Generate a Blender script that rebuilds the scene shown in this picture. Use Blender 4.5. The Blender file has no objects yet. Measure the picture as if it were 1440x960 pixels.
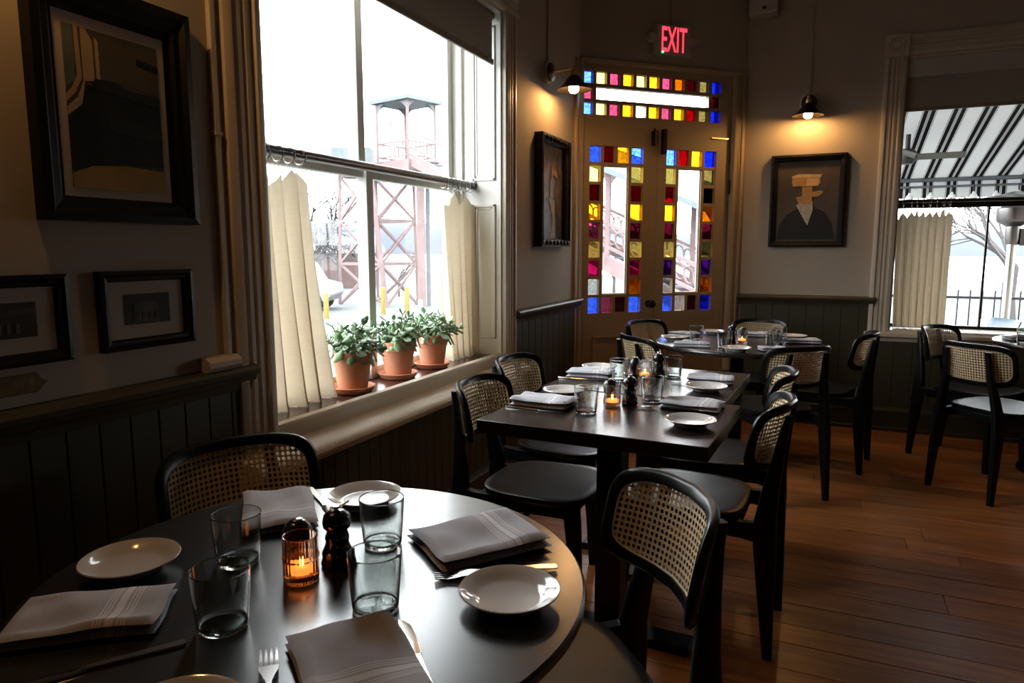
import bpy, bmesh, math, random
from mathutils import Vector, Matrix
random.seed(11)
R = math.radians
S = bpy.context.scene
COL = S.collection
# ------------------------------------------------------------------ camera, sky, exposure
CAMLOC = (0.0, 0.0, 1.27)
cd = bpy.data.cameras.new('camera'); cam = bpy.data.objects.new('camera', cd); COL.objects.link(cam)
cd.sensor_width = 36.0; cd.lens = 24.5; cd.clip_start = 0.02; cd.clip_end = 2000
cam.location = CAMLOC; cam.rotation_euler = (R(90 - 7.556), 0, R(24.0))
S.camera = cam
W = bpy.data.worlds.new('overcast_sky'); S.world = W; W.use_nodes = True
bg = W.node_tree.nodes['Background']; bg.inputs[0].default_value = (0.93, 0.97, 1.0, 1); bg.inputs[1].default_value = 13.0
S.view_settings.view_transform = 'Standard'; S.view_settings.look = 'None'
S.view_settings.gamma = 1.0; S.view_settings.use_curve_mapping = False
S.view_settings.exposure = 0.0
S.cycles.caustics_reflective = False; S.cycles.caustics_refractive = False
S.cycles.max_bounces = 10; S.cycles.diffuse_bounces = 5; S.cycles.transmission_bounces = 10; S.cycles.transparent_max_bounces = 16
S.cycles.sample_clamp_indirect = 6.0
def portal(loc, rot, sx, sy):
    l = bpy.data.lights.new('window_portal', 'AREA'); l.shape = 'RECTANGLE'; l.size = sx; l.size_y = sy; l.cycles.is_portal = True
    o = bpy.data.objects.new('window_portal', l); COL.objects.link(o); o.location = loc; o.rotation_euler = rot

# ------------------------------------------------------------------ materials
MATS = {}
def mat(name, col, rough=.5, metal=0., var=0., vscale=8., bump=0., bscale=60., spec=.5, trans=0., ior=1.45, emit=None, estr=0., stretch=None, coat=0., randv=0., sheen=0.):
    m = bpy.data.materials.new(name); m.use_nodes = True; nt = m.node_tree; N = nt.nodes; L = nt.links
    b = N['Principled BSDF']
    b.inputs['Base Color'].default_value = (*col, 1); b.inputs['Roughness'].default_value = rough; b.inputs['Metallic'].default_value = metal
    b.inputs['Specular IOR Level'].default_value = spec; b.inputs['Transmission Weight'].default_value = trans; b.inputs['IOR'].default_value = ior
    b.inputs['Coat Weight'].default_value = coat; b.inputs['Sheen Weight'].default_value = sheen
    if emit: b.inputs['Emission Color'].default_value = (*emit, 1); b.inputs['Emission Strength'].default_value = estr
    if var or bump or randv:
        tc = N.new('ShaderNodeTexCoord'); vec = tc.outputs['Object']
        if stretch:
            mp = N.new('ShaderNodeMapping'); mp.inputs['Scale'].default_value = stretch; L.new(vec, mp.inputs[0]); vec = mp.outputs[0]
        if randv:
            oi = N.new('ShaderNodeObjectInfo'); ad = N.new('ShaderNodeVectorMath'); ad.operation = 'MULTIPLY_ADD'
            cb = N.new('ShaderNodeCombineXYZ'); 
            for k in range(3): L.new(oi.outputs['Random'], cb.inputs[k])
            L.new(cb.outputs[0], ad.inputs[0]); ad.inputs[1].default_value = (37, 53, 71); L.new(vec, ad.inputs[2]); vec = ad.outputs[0]
        base = None
        if var:
            n = N.new('ShaderNodeTexNoise'); n.inputs['Scale'].default_value = vscale; n.inputs['Detail'].default_value = 6; L.new(vec, n.inputs[0])
            r = N.new('ShaderNodeValToRGB'); r.color_ramp.elements[0].position = .3; r.color_ramp.elements[1].position = .7
            r.color_ramp.elements[0].color = (*[c * (1 - var) for c in col], 1); r.color_ramp.elements[1].color = (*[min(1, c * (1 + var)) for c in col], 1)
            L.new(n.outputs[0], r.inputs[0]); base = r.outputs[0]
        if randv:
            hs = N.new('ShaderNodeHueSaturation'); mr = N.new('ShaderNodeMapRange'); mr.inputs[3].default_value = 1 - randv; mr.inputs[4].default_value = 1 + randv
            L.new(oi.outputs['Random'], mr.inputs[0]); L.new(mr.outputs[0], hs.inputs['Value'])
            if base: L.new(base, hs.inputs['Color'])
            else: hs.inputs['Color'].default_value = (*col, 1)
            base = hs.outputs[0]
        if base: L.new(base, b.inputs['Base Color'])
        if bump:
            n2 = N.new('ShaderNodeTexNoise'); n2.inputs['Scale'].default_value = bscale; n2.inputs['Detail'].default_value = 4; L.new(vec, n2.inputs[0])
            bp = N.new('ShaderNodeBump'); bp.inputs['Strength'].default_value = bump; bp.inputs['Distance'].default_value = .004
            L.new(n2.outputs[0], bp.inputs['Height']); L.new(bp.outputs[0], b.inputs['Normal'])
    MATS[name] = m; return m
def thin_glass(name, tint, rough=.02, gloss=.08, wav=0., wscale=60., rim=5.):
    m = bpy.data.materials.new(name); m.use_nodes = True; nt = m.node_tree; N = nt.nodes; L = nt.links
    N.remove(N['Principled BSDF']); out = N['Material Output']
    t = N.new('ShaderNodeBsdfTransparent'); t.inputs[0].default_value = (*tint, 1)
    g = N.new('ShaderNodeBsdfGlossy'); g.inputs['Roughness'].default_value = rough
    mx = N.new('ShaderNodeMixShader'); lw = N.new('ShaderNodeLayerWeight'); lw.inputs[0].default_value = .5
    pw = N.new('ShaderNodeMath'); pw.operation = 'POWER'; pw.inputs[1].default_value = rim; L.new(lw.outputs['Facing'], pw.inputs[0])
    fr = N.new('ShaderNodeMath'); fr.operation = 'MULTIPLY_ADD'; fr.inputs[1].default_value = .8 if rim > 4 else .4; fr.inputs[2].default_value = .03; L.new(pw.outputs[0], fr.inputs[0])
    L.new(fr.outputs[0], mx.inputs[0]); L.new(t.outputs[0], mx.inputs[1]); L.new(g.outputs[0], mx.inputs[2]); L.new(mx.outputs[0], out.inputs[0])
    if wav:
        tc = N.new('ShaderNodeTexCoord'); n = N.new('ShaderNodeTexNoise'); n.inputs['Scale'].default_value = wscale; L.new(tc.outputs['Object'], n.inputs[0])
        r = N.new('ShaderNodeValToRGB'); r.color_ramp.elements[0].position = .35; r.color_ramp.elements[1].position = .65
        r.color_ramp.elements[0].color = (*[c * (1 - wav) for c in tint], 1); r.color_ramp.elements[1].color = (*tint, 1)
        L.new(n.outputs[0], r.inputs[0]); L.new(r.outputs[0], t.inputs[0])
    MATS[name] = m; return m
def cloth_mat(name, col, transl=.5, weave=900.):
    m = bpy.data.materials.new(name); m.use_nodes = True; nt = m.node_tree; N = nt.nodes; L = nt.links
    N.remove(N['Principled BSDF']); out = N['Material Output']
    d = N.new('ShaderNodeBsdfDiffuse'); t = N.new('ShaderNodeBsdfTranslucent'); mx = N.new('ShaderNodeMixShader'); mx.inputs[0].default_value = transl
    tc = N.new('ShaderNodeTexCoord'); mp = N.new('ShaderNodeMapping'); mp.inputs['Scale'].default_value = (12, 12, 160); L.new(tc.outputs['Object'], mp.inputs[0])
    n = N.new('ShaderNodeTexNoise'); n.inputs['Scale'].default_value = 1.; n.inputs['Detail'].default_value = 3; L.new(mp.outputs[0], n.inputs[0])
    r = N.new('ShaderNodeValToRGB'); r.color_ramp.elements[0].color = (*[c * .84 for c in col], 1); r.color_ramp.elements[1].color = (*col, 1)
    L.new(n.outputs[0], r.inputs[0]); L.new(r.outputs[0], d.inputs[0]); L.new(r.outputs[0], t.inputs[0])
    L.new(d.outputs[0], mx.inputs[1]); L.new(t.outputs[0], mx.inputs[2]); L.new(mx.outputs[0], out.inputs[0])
    MATS[name] = m; return m

mat('wall_paint', (.44, .375, .30), .75, var=.05, vscale=2.5, bump=.12, bscale=25)
mat('cream_paint', (.56, .49, .39), .42, var=.05, vscale=4, bump=.05, bscale=40)
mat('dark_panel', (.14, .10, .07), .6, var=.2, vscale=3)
mat('white_paint', (.74, .72, .66), .4, var=.03, vscale=4)
mat('olive_paint', (.05, .047, .024), .45, var=.15, vscale=5, stretch=(1, 1, .2), bump=.05)
mat('door_paint', (.42, .32, .21), .45, var=.06, vscale=3)
mat('ceiling_paint', (.4, .36, .3), .8, var=.04)
mat('black_wood', (.005, .005, .0057), .31, var=.2, vscale=14, bump=.015, bscale=90, spec=.24)
mat('espresso_wood', (.013, .008, .0068), .25, var=.35, vscale=10, stretch=(1, 12, 1), bump=.03, bscale=60, spec=.55)
mat('black_top', (.014, .0135, .014), .27, var=.15, vscale=6, bump=.012, bscale=30, spec=1.)
mat('cane', (.66, .53, .33), .6, var=.18, vscale=120, bump=.3, bscale=500)
mat('cane_trim', (.6, .46, .27), .5, var=.1, vscale=80)
mat('dark_sill', (.06, .022, .016), .22, var=.4, vscale=9, stretch=(1, .2, 1), bump=.06, bscale=40)
mat('subfloor', (.03, .018, .01), .9)
mat('terracotta', (.52, .22, .12), .8, var=.16, vscale=14, bump=.12, bscale=120)
mat('soil', (.05, .035, .025), .95, var=.3, vscale=60, bump=.8, bscale=120)
mat('jade_leaf', (.19, .30, .16), .3, var=.25, vscale=30, randv=.4, spec=.6)
mat('jade_stem', (.2, .2, .1), .6, var=.2)
mat('steel', (.55, .54, .52), .28, metal=1.)
mat('dark_steel', (.16, .15, .145), .32, metal=1.)
mat('ring_metal', (.42, .41, .4), .25, metal=1.)
mat('cutlery', (.62, .6, .58), .2, metal=1.)
mat('bronze', (.05, .038, .028), .42, metal=.85)
mat('brass', (.55, .35, .13), .3, metal=1.)
mat('old_brass', (.16, .10, .045), .55, metal=.7, var=.4, vscale=40, bump=.3, bscale=90)
mat('porcelain', (.66, .63, .60), .12, coat=.4, spec=.6)
mat('mill_black', (.008, .008, .009), .2, coat=.5)
mat('frame_black', (.004, .004, .005), .35, spec=.35)
mat('frame_carved', (.008, .0065, .006), .45, spec=.3, var=.5, vscale=60, bump=.9, bscale=90)
mat('mat_board', (.62, .52, .43), .8, var=.03)
mat('plastic_white', (.5, .48, .44), .45)
mat('shade_hem', (.26, .24, .2), .6)
mat('wax', (.8, .6, .4), .5, emit=(1., .28, .05), estr=2.2)
mat('flame', (1, .6, .2), .5, emit=(1., .45, .1), estr=14)
mat('bulb', (1, .9, .7), .4, emit=(1., .52, .17), estr=225.)
mat('exit_red', (.8, .02, .04), .5, emit=(1., .035, .06), estr=2.6)
mat('led_green', (.1, .9, .3), .4, emit=(.05, 1., .3), estr=7.)
mat('print_dark', (.005, .006, .006), .5, var=.3, vscale=9)
mat('print_teal', (.012, .017, .017), .5, var=.3, vscale=9)
mat('print_ochre', (.42, .27, .08), .6, var=.2, vscale=9)
mat('print_tan', (.5, .37, .21), .6, var=.12, vscale=9)
mat('print_brown', (.11, .085, .055), .6, var=.3, vscale=6)
mat('print_grey', (.15, .16, .14), .6, var=.15, vscale=9)
mat('photo_dark', (.025, .024, .02), .6, var=.7, vscale=14)
mat('photo_mid', (.075, .07, .055), .6, var=.5, vscale=24)
mat('paint_back', (.085, .066, .048), .55, var=.35, vscale=5, bump=.1)
mat('paint_back_rose', (.2, .13, .10), .5, var=.4, vscale=14, bump=.4, bscale=60)
mat('paint_suit', (.012, .013, .012), .5, var=.3)
mat('paint_suit_blue', (.06, .062, .065), .5, var=.4, vscale=20, bump=.4, bscale=60)
mat('paint_shirt', (.5, .46, .4), .6, var=.2, vscale=30)
mat('paint_wood', (.46, .26, .09), .5, var=.2, vscale=20)
mat('paint_wood_lit', (.62, .42, .2), .5, var=.15, vscale=20)
# outdoors
mat('asphalt', (.085, .09, .095), .9, var=.1, vscale=.6)
mat('kerb', (.4, .39, .37), .9)
mat('dry_grass', (.10, .09, .065), .95, var=.35, vscale=4)
mat('red_steel', (.155, .105, .105), .7, var=.15, vscale=3)
mat('grey_steel', (.11, .125, .14), .6, var=.15, vscale=3)
mat('pale_roof', (.10, .12, .12), .7, var=.1)
mat('bark', (.055, .048, .047), .9, var=.2)
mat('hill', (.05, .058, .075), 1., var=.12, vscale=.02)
mat('river', (.5, .52, .54), .3)
mat('bollard_yellow', (.16, .125, .02), .6)
mat('van_white', (.16, .17, .175), .4)
mat('van_glass', (.03, .035, .04), .1)
mat('rubber', (.02, .02, .02), .8)
mat('red_print', (.4, .04, .05), .5)
mat('shed', (.075, .05, .045), .9, var=.2, vscale=2)
mat('deck', (.13, .12, .11), .85, var=.2, vscale=2)
mat('iron_black', (.025, .025, .028), .5)
mat('patio_grey', (.14, .19, .24), .5)
mat('fan_blade', (.1, .1, .08), .6)
mat('globe_white', (.8, .8, .8), .3)
thin_glass('pane_clear', (.97, .98, .98))
mat('glass_smoke', (.76, .79, .775), .0, trans=1., ior=1.45)
mat('glass_clear', (.95, .93, .92), .03, trans=1., ior=1.35)
mat('glass_amber', (.86, .62, .48), .03, trans=1., ior=1.35)
thin_glass('sg_blue', (.20, .34, .95), .1, wav=.45, wscale=90)
thin_glass('sg_blue_deep', (.03, .06, .55), .1, wav=.35, wscale=70)
thin_glass('sg_red', (.26, .006, .018), .1, wav=.4, wscale=50)
thin_glass('sg_red_dark', (.085, .004, .01), .1, wav=.4, wscale=50)
thin_glass('sg_yellow', (.85, .50, .06), .1, wav=.35, wscale=60)
thin_glass('sg_amber', (.42, .17, .004), .1, wav=.4, wscale=60)
thin_glass('sg_pale', (.72, .62, .28), .1, wav=.3, wscale=80)
thin_glass('sg_pink', (.36, .12, .19), .1, wav=.3, wscale=60)
thin_glass('sg_magenta', (.42, .04, .17), .1, wav=.7, wscale=140)
thin_glass('sg_plum', (.13, .02, .05), .1, wav=.35, wscale=60)
thin_glass('sg_purple', (.09, .02, .16), .1, wav=.35, wscale=60)
thin_glass('sg_black', (.012, .004, .008), .1)
thin_glass('sg_olive', (.22, .19, .10), .1, wav=.3, wscale=60)
thin_glass('sg_clear', (.62, .63, .60), .1, wav=.35, wscale=90)
cloth_mat('linen', (.68, .58, .43), .28)
cloth_mat('shade_fabric', (.44, .40, .34), .13)
# striped napkin linen
def napkin_mat():
    m = mat('napkin', (.46, .44, .45), .85, sheen=.2); nt = m.node_tree; N = nt.nodes; L = nt.links; b = N['Principled BSDF']
    tc = N.new('ShaderNodeTexCoord'); sp = N.new('ShaderNodeSeparateXYZ'); L.new(tc.outputs['Object'], sp.inputs[0])
    mr = N.new('ShaderNodeMapRange'); mr.inputs[1].default_value = -.10; mr.inputs[2].default_value = .10; L.new(sp.outputs[0], mr.inputs[0])
    r = N.new('ShaderNodeValToRGB'); cr = r.color_ramp; cr.interpolation = 'CONSTANT'
    base = (.45, .445, .485, 1); wh = (.76, .75, .78, 1)
    bands = [(.60, .608), (.622, .63), (.644, .652), (.675, .725), (.748, .756), (.77, .778), (.792, .80)]
    cr.elements[0].color = base; cr.elements[1].position = .999; cr.elements[1].color = base
    for a, c in bands:
        e = cr.elements.new(a); e.color = wh; e = cr.elements.new(c); e.color = base
    L.new(mr.outputs[0], r.inputs[0]); L.new(r.outputs[0], b.inputs['Base Color'])
    n2 = N.new('ShaderNodeTexNoise'); n2.inputs['Scale'].default_value = 400; L.new(tc.outputs['Object'], n2.inputs[0])
    bp = N.new('ShaderNodeBump'); bp.inputs['Strength'].default_value = .25; bp.inputs['Distance'].default_value = .001; L.new(n2.outputs[0], bp.inputs['Height']); L.new(bp.outputs[0], b.inputs['Normal'])
napkin_mat()
MATS['black_top'].node_tree.nodes['Principled BSDF'].inputs['Coat Weight'].default_value = .55
MATS['black_top'].node_tree.nodes['Principled BSDF'].inputs['Coat Roughness'].default_value = .2
def floor_mat():
    m = mat('floor_wood', (.3, .13, .05), .33, spec=.5); nt = m.node_tree; N = nt.nodes; L = nt.links; b = N['Principled BSDF']
    tc = N.new('ShaderNodeTexCoord'); oi = N.new('ShaderNodeObjectInfo')
    cb = N.new('ShaderNodeCombineXYZ')
    for k in range(3): L.new(oi.outputs['Random'], cb.inputs[k])
    ad = N.new('ShaderNodeVectorMath'); ad.operation = 'MULTIPLY_ADD'; ad.inputs[1].default_value = (31, 47, 13); L.new(cb.outputs[0], ad.inputs[0]); L.new(tc.outputs['Object'], ad.inputs[2])
    mp = N.new('ShaderNodeMapping'); mp.inputs['Scale'].default_value = (1.1, 16, 1); L.new(ad.outputs[0], mp.inputs[0])
    n = N.new('ShaderNodeTexNoise'); n.inputs['Scale'].default_value = 2.2; n.inputs['Detail'].default_value = 7; n.inputs['Distortion'].default_value = .8; L.new(mp.outputs[0], n.inputs[0])
    r = N.new('ShaderNodeValToRGB'); cr = r.color_ramp; cr.elements[0].position = .25; cr.elements[0].color = (.22, .062, .014, 1); cr.elements[1].position = .78; cr.elements[1].color = (.52, .195, .052, 1)
    L.new(n.outputs[0], r.inputs[0])
    v = N.new('ShaderNodeTexVoronoi'); v.inputs['Scale'].default_value = 1.; mp2 = N.new('ShaderNodeMapping'); mp2.inputs['Scale'].default_value = (1.6, 3.2, 1); L.new(ad.outputs[0], mp2.inputs[0]); L.new(mp2.outputs[0], v.inputs[0])
    kr = N.new('ShaderNodeValToRGB'); kr.color_ramp.elements[0].position = .035; kr.color_ramp.elements[0].color = (1, 1, 1, 1); kr.color_ramp.elements[1].position = .075; kr.color_ramp.elements[1].color = (0, 0, 0, 1); L.new(v.outputs['Distance'], kr.inputs[0])
    mx = N.new('ShaderNodeMix'); mx.data_type = 'RGBA'; L.new(kr.outputs[0], mx.inputs[0]); L.new(r.outputs[0], mx.inputs[6]); mx.inputs[7].default_value = (.03, .012, .006, 1)
    hs = N.new('ShaderNodeHueSaturation'); mr = N.new('ShaderNodeMapRange'); mr.inputs[3].default_value = .78; mr.inputs[4].default_value = 1.2; L.new(oi.outputs['Random'], mr.inputs[0]); L.new(mr.outputs[0], hs.inputs['Value']); L.new(mx.outputs[2], hs.inputs['Color'])
    L.new(hs.outputs[0], b.inputs['Base Color'])
    bp = N.new('ShaderNodeBump'); bp.inputs['Strength'].default_value = .12; bp.inputs['Distance'].default_value = .003; L.new(n.outputs[0], bp.inputs['Height']); L.new(bp.outputs[0], b.inputs['Normal'])
floor_mat()
def awning_mat():
    m = bpy.data.materials.new('awning_stripe'); m.use_nodes = True; nt = m.node_tree; N = nt.nodes; L = nt.links
    N.remove(N['Principled BSDF']); out = N['Material Output']
    tc = N.new('ShaderNodeTexCoord'); sp = N.new('ShaderNodeSeparateXYZ'); L.new(tc.outputs['Object'], sp.inputs[0])
    md = N.new('ShaderNodeMath'); md.operation = 'DIVIDE'; md.inputs[1].default_value = .215; L.new(sp.outputs[0], md.inputs[0])
    fr = N.new('ShaderNodeMath'); fr.operation = 'FRACT'; L.new(md.outputs[0], fr.inputs[0])
    r = N.new('ShaderNodeValToRGB'); cr = r.color_ramp; cr.interpolation = 'CONSTANT'
    wh = (.72, .73, .73, 1); bk = (.02, .02, .022, 1); gy = (.16, .16, .165, 1)
    cr.elements[0].color = wh; cr.elements[1].position = .999; cr.elements[1].color = wh
    for a, c in [(.0, gy), (.025, wh), (.05, bk), (.20, wh), (.22, gy), (.24, wh), (.26, gy), (.28, wh), (.30, bk), (.45, wh), (.475, gy), (.50, wh)]:
        e = cr.elements.new(a); e.color = c
    L.new(fr.outputs[0], r.inputs[0])
    d = N.new('ShaderNodeBsdfDiffuse'); t = N.new('ShaderNodeBsdfTranslucent'); mx = N.new('ShaderNodeMixShader'); mx.inputs[0].default_value = .17
    L.new(r.outputs[0], d.inputs[0]); L.new(r.outputs[0], t.inputs[0]); L.new(d.outputs[0], mx.inputs[1]); L.new(t.outputs[0], mx.inputs[2]); L.new(mx.outputs[0], out.inputs[0])
    MATS['awning_stripe'] = m
awning_mat()

# ------------------------------------------------------------------ mesh helpers
class MB:
    def __init__(s): s.v = []; s.f = []
    def add(s, vs, fs):
        o = len(s.v); s.v += [tuple(v) for v in vs]; s.f += [tuple(i + o for i in f) for f in fs]; return s
    def box(s, a, b, M=None):
        x0, y0, z0 = [min(p, q) for p, q in zip(a, b)]; x1, y1, z1 = [max(p, q) for p, q in zip(a, b)]
        vs = [Vector(p) for p in ((x0, y0, z0), (x1, y0, z0), (x1, y1, z0), (x0, y1, z0), (x0, y0, z1), (x1, y0, z1), (x1, y1, z1), (x0, y1, z1))]
        if M: vs = [M @ v for v in vs]
        return s.add(vs, [(3, 2, 1, 0), (4, 5, 6, 7), (0, 1, 5, 4), (1, 2, 6, 5), (2, 3, 7, 6), (3, 0, 4, 7)])
    def cbox(s, c, d, M=None):
        return s.box([p - q / 2 for p, q in zip(c, d)], [p + q / 2 for p, q in zip(c, d)], M)
    def loft(s, rings, cap=True, closed=False):
        n = len(rings[0]); vs = [p for r in rings for p in r]; fs = []
        m = len(rings)
        for i in range(m if closed else m - 1):
            a = i * n; b = ((i + 1) % m) * n
            for k in range(n):
                k2 = (k + 1) % n; fs.append((a + k, a + k2, b + k2, b + k))
        if cap and not closed: fs.append(tuple(reversed(range(n)))); fs.append(tuple(range((m - 1) * n, m * n)))
        return s.add(vs, fs)
    def lathe(s, prof, n=32, c=(0, 0, 0), M=None, cap=True):
        rings = []
        for r, z in prof:
            ring = [Vector((r * math.cos(2 * math.pi * k / n), r * math.sin(2 * math.pi * k / n), z)) for k in range(n)]
            if M: ring = [M @ p for p in ring]
            rings.append([p + Vector(c) for p in ring])
        return s.loft(rings, cap)
    def tube(s, path, rad, n=8, cap=True, closed=False):
        P = [Vector(p) for p in path]; rings = []; m = len(P)
        rad = rad if isinstance(rad, (list, tuple)) else [rad] * m
        prev = None
        for i, p in enumerate(P):
            t = (P[(i + 1) % m] - P[i - 1]) if closed else (P[min(i + 1, m - 1)] - P[max(i - 1, 0)])
            t.normalize()
            ref = prev if prev is not None else (Vector((0, 0, 1)) if abs(t.z) < .9 else Vector((1, 0, 0)))
            u = ref - t * ref.dot(t)
            if u.length < 1e-6: u = t.orthogonal()
            u.normalize(); w = t.cross(u); prev = u
            rings.append([p + (u * math.cos(2 * math.pi * k / n) + w * math.sin(2 * math.pi * k / n)) * rad[i] for k in range(n)])
        return s.loft(rings, cap, closed)
    def beam(s, a, b, w, h=None, up=(0, 0, 1)):
        a = Vector(a); b = Vector(b); h = h or w; t = (b - a).normalized(); up = Vector(up)
        if abs(t.dot(up)) > .98: up = Vector((1, 0, 0)) if abs(t.x) < .9 else Vector((0, 1, 0))
        u = t.cross(up).normalized(); v = u.cross(t)
        q = [(-1, -1), (1, -1), (1, 1), (-1, 1)]
        return s.loft([[p + u * x * w / 2 + v * y * h / 2 for x, y in q] for p in (a, b)])
    def prism(s, poly, fn, d0, d1):
        n = len(poly); vs = [fn(x, y, d0) for x, y in poly] + [fn(x, y, d1) for x, y in poly]
        fs = [tuple(reversed(range(n))), tuple(range(n, 2 * n))] + [(k, (k + 1) % n, n + (k + 1) % n, n + k) for k in range(n)]
        return s.add(vs, fs)
    def grid(s, fn, nu, nv, closeu=False):
        vs = [fn(i / (nu - (0 if closeu else 1)), j / (nv - 1)) for j in range(nv) for i in range(nu)]
        fs = [(j * nu + i, j * nu + (i + 1) % nu, (j + 1) * nu + (i + 1) % nu, (j + 1) * nu + i) for j in range(nv - 1) for i in range(nu if closeu else nu - 1)]
        return s.add(vs, fs)
    def build(s, name, m, parent=None, smooth=None, bevel=0., solid=0., loc=None):
        me = bpy.data.meshes.new(name); me.from_pydata(s.v, [], s.f)
        bm = bmesh.new(); bm.from_mesh(me); bmesh.ops.recalc_face_normals(bm, faces=bm.faces); bm.to_mesh(me); bm.free()
        me.materials.append(MATS[m])
        if smooth:
            for p in me.polygons: p.use_smooth = True
            me.set_sharp_from_angle(angle=R(smooth))
        o = bpy.data.objects.new(name, me); COL.objects.link(o)
        if parent: o.parent = parent
        if loc: o.location = loc
        if bevel:
            b = o.modifiers.new('bevel', 'BEVEL'); b.width = bevel; b.segments = 2; b.limit_method = 'ANGLE'; b.angle_limit = R(50)
        if solid:
            b = o.modifiers.new('solid', 'SOLIDIFY'); b.thickness = solid; b.offset = 0
        return o
def tag(o, label=None, cat=None, group=None, kind=None):
    if label: o['label'] = label
    if cat: o['category'] = cat
    if group: o['group'] = group
    if kind: o['kind'] = kind
    return o
def thing(name, loc=(0, 0, 0), rz=0., label=None, cat=None, group=None, kind=None):
    o = bpy.data.objects.new(name, None); COL.objects.link(o); o.location = loc; o.rotation_euler = (0, 0, rz); o.empty_display_size = .1
    return tag(o, label, cat, group, kind)
def kids(o): return [c for c in bpy.data.objects if c.parent == o]
def copy_tree(o, parent=None):
    c = o.copy(); COL.objects.link(c)
    if parent: c.parent = parent
    for ch in list(o.children): copy_tree(ch, c)
    return c
def inst(o, parent, M):
    c = o.copy(); COL.objects.link(c); c.parent = parent; c.matrix_local = M; return c
def rrect(hw, hh, e=.45, n=40):
    pts = []
    for k in range(n):
        a = 2 * math.pi * k / n; c, s = math.cos(a), math.sin(a)
        pts.append((hw * math.copysign(abs(c) ** e, c), hh * math.copysign(abs(s) ** e, s)))
    return pts

# ------------------------------------------------------------------ room shell
XW, YP = -1.54, 5.47                     # window wall plane, portrait wall plane
P0 = Vector((-1.54, 4.569, 0)); P1 = Vector((-.581, 5.47, 0)); DL = (P1 - P0).length
DPHI = math.atan2(P1.y - P0.y, P1.x - P0.x)
ZC = 3.35; XR = 4.4; YB = -2.6
WY0, WY1, WZ0, WZ1 = 1.63, 3.33, .68, 2.45      # left window opening
QX0, QX1, QZ0, QZ1 = .43, 1.60, .68, 2.53       # right window opening
T = .34
# floor with planks
fl = MB().box((XW - .3, YB, -.12), (XR, YP + .3, -.02)).build('floor', 'subfloor'); tag(fl, 'warm brown wooden plank floor of the dining room', 'floor', kind='structure')
y = YB; row = 0
while y < YP + .28:
    w = random.choice([.125, .14, .155]); x = XW - .28 - random.uniform(0, 1.5) * 0
    while x < XR:
        ln = random.uniform(1.4, 3.1) if x > XW else random.uniform(.5, 2.6)
        x2 = min(x + ln, XR)
        if x2 > XW:
            hw, hl = (w - .0022) / 2, (x2 - x - .0022) / 2; c = .0014; z = random.uniform(-.0012, 0)
            mb = MB().loft([[(-hl, -hw, -.02), (hl, -hw, -.02), (hl, hw, -.02), (-hl, hw, -.02)], [(-hl, -hw, z - c), (hl, -hw, z - c), (hl, hw, z - c), (-hl, hw, z - c)], [(-hl + c, -hw + c, z), (hl - c, -hw + c, z), (hl - c, hw - c, z), (-hl + c, hw - c, z)]])
            mb.build('plank', 'floor_wood', fl, loc=((x + x2) / 2, y + w / 2, 0))
        x = x2
    y += w; row += 1
ce = MB().box((XW - T, YB - .2, ZC), (XR + .2, YP + T, ZC + .1)).build('ceiling', 'ceiling_paint'); tag(ce, 'plain painted ceiling above the dining room', 'ceiling', kind='structure')
def wallbox(name, boxes, label, parent=None, loc=(0, 0, 0), rz=0):
    m = MB()
    for a, b in boxes: m.box(a, b)
    o = m.build(name, 'wall_paint'); o.location = loc; o.rotation_euler = (0, 0, rz); tag(o, label, 'wall', kind='structure'); return o
X2 = XW - T
wl = wallbox('wall_left', [((X2, YB - .2, -.1), (XW, WY0, ZC)), ((X2, WY1, -.1), (XW, 4.60, ZC)), ((X2, WY0, -.1), (XW, WY1, WZ0)), ((X2, WY0, WZ1), (XW, WY1, ZC))], 'greige painted wall with the potted plants window and framed pictures')
Y2 = YP + T
wf = wallbox('wall_far', [((-.60, YP, -.1), (QX0, Y2, ZC)), ((QX1, YP, -.1), (XR + .2, Y2, ZC)), ((QX0, YP, -.1), (QX1, Y2, QZ0)), ((QX0, YP, QZ1), (QX1, Y2, ZC))], 'greige painted far wall with the suited portrait and awning window')
wd = wallbox('wall_corner', [((-.02, 0, 2.50), (DL + .02, .22, ZC)), ((-.02, 0, -.1), (.005, .22, 2.5)), ((1.225, 0, -.1), (DL + .02, .22, 2.5)), ((-.3, .22, -.1), (.0, .26, ZC)), ((1.23, .22, -.1), (DL + .3, .26, ZC))], 'angled corner wall holding the stained glass double doors', loc=P0, rz=DPHI)
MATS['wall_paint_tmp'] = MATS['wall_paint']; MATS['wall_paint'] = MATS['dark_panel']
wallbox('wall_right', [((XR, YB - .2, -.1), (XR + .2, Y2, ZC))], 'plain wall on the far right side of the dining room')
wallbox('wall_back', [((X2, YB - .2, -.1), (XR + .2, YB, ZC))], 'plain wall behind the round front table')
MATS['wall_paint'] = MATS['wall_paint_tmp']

# wainscot boards, chair rails, baseboards
def boards(wall, axis, a0, a1, z0, z1, pos, w, thick=.012):
    a = a0
    src = {}
    while a < a1 - .01:
        ww = min(w, a1 - a); key = round(ww, 3)
        if key not in src:
            h = ww / 2; g = .003; zz = z1 - z0
            prof = [(-h, 0), (-h, thick * .68), (-h + g, thick), (h - g, thick), (h, thick * .68), (h, 0)]
            if axis == 'y': src[key] = MB().loft([[(d, u, 0) for u, d in prof], [(d, u, zz) for u, d in prof]])
            else: src[key] = MB().loft([[(u, -d, 0) for u, d in prof], [(u, -d, zz) for u, d in prof]])
            o = src[key].build('board', 'olive_paint', wall); src[key] = o; first = True
        else:
            o = src[key].copy(); COL.objects.link(o); o.parent = wall
        o.location = (pos, a + ww / 2, z0) if axis == 'y' else (a + ww / 2, pos, z0)
        a += ww
boards(wl, 'y', .1, 1.50, 0, .90, XW, .08)
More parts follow.
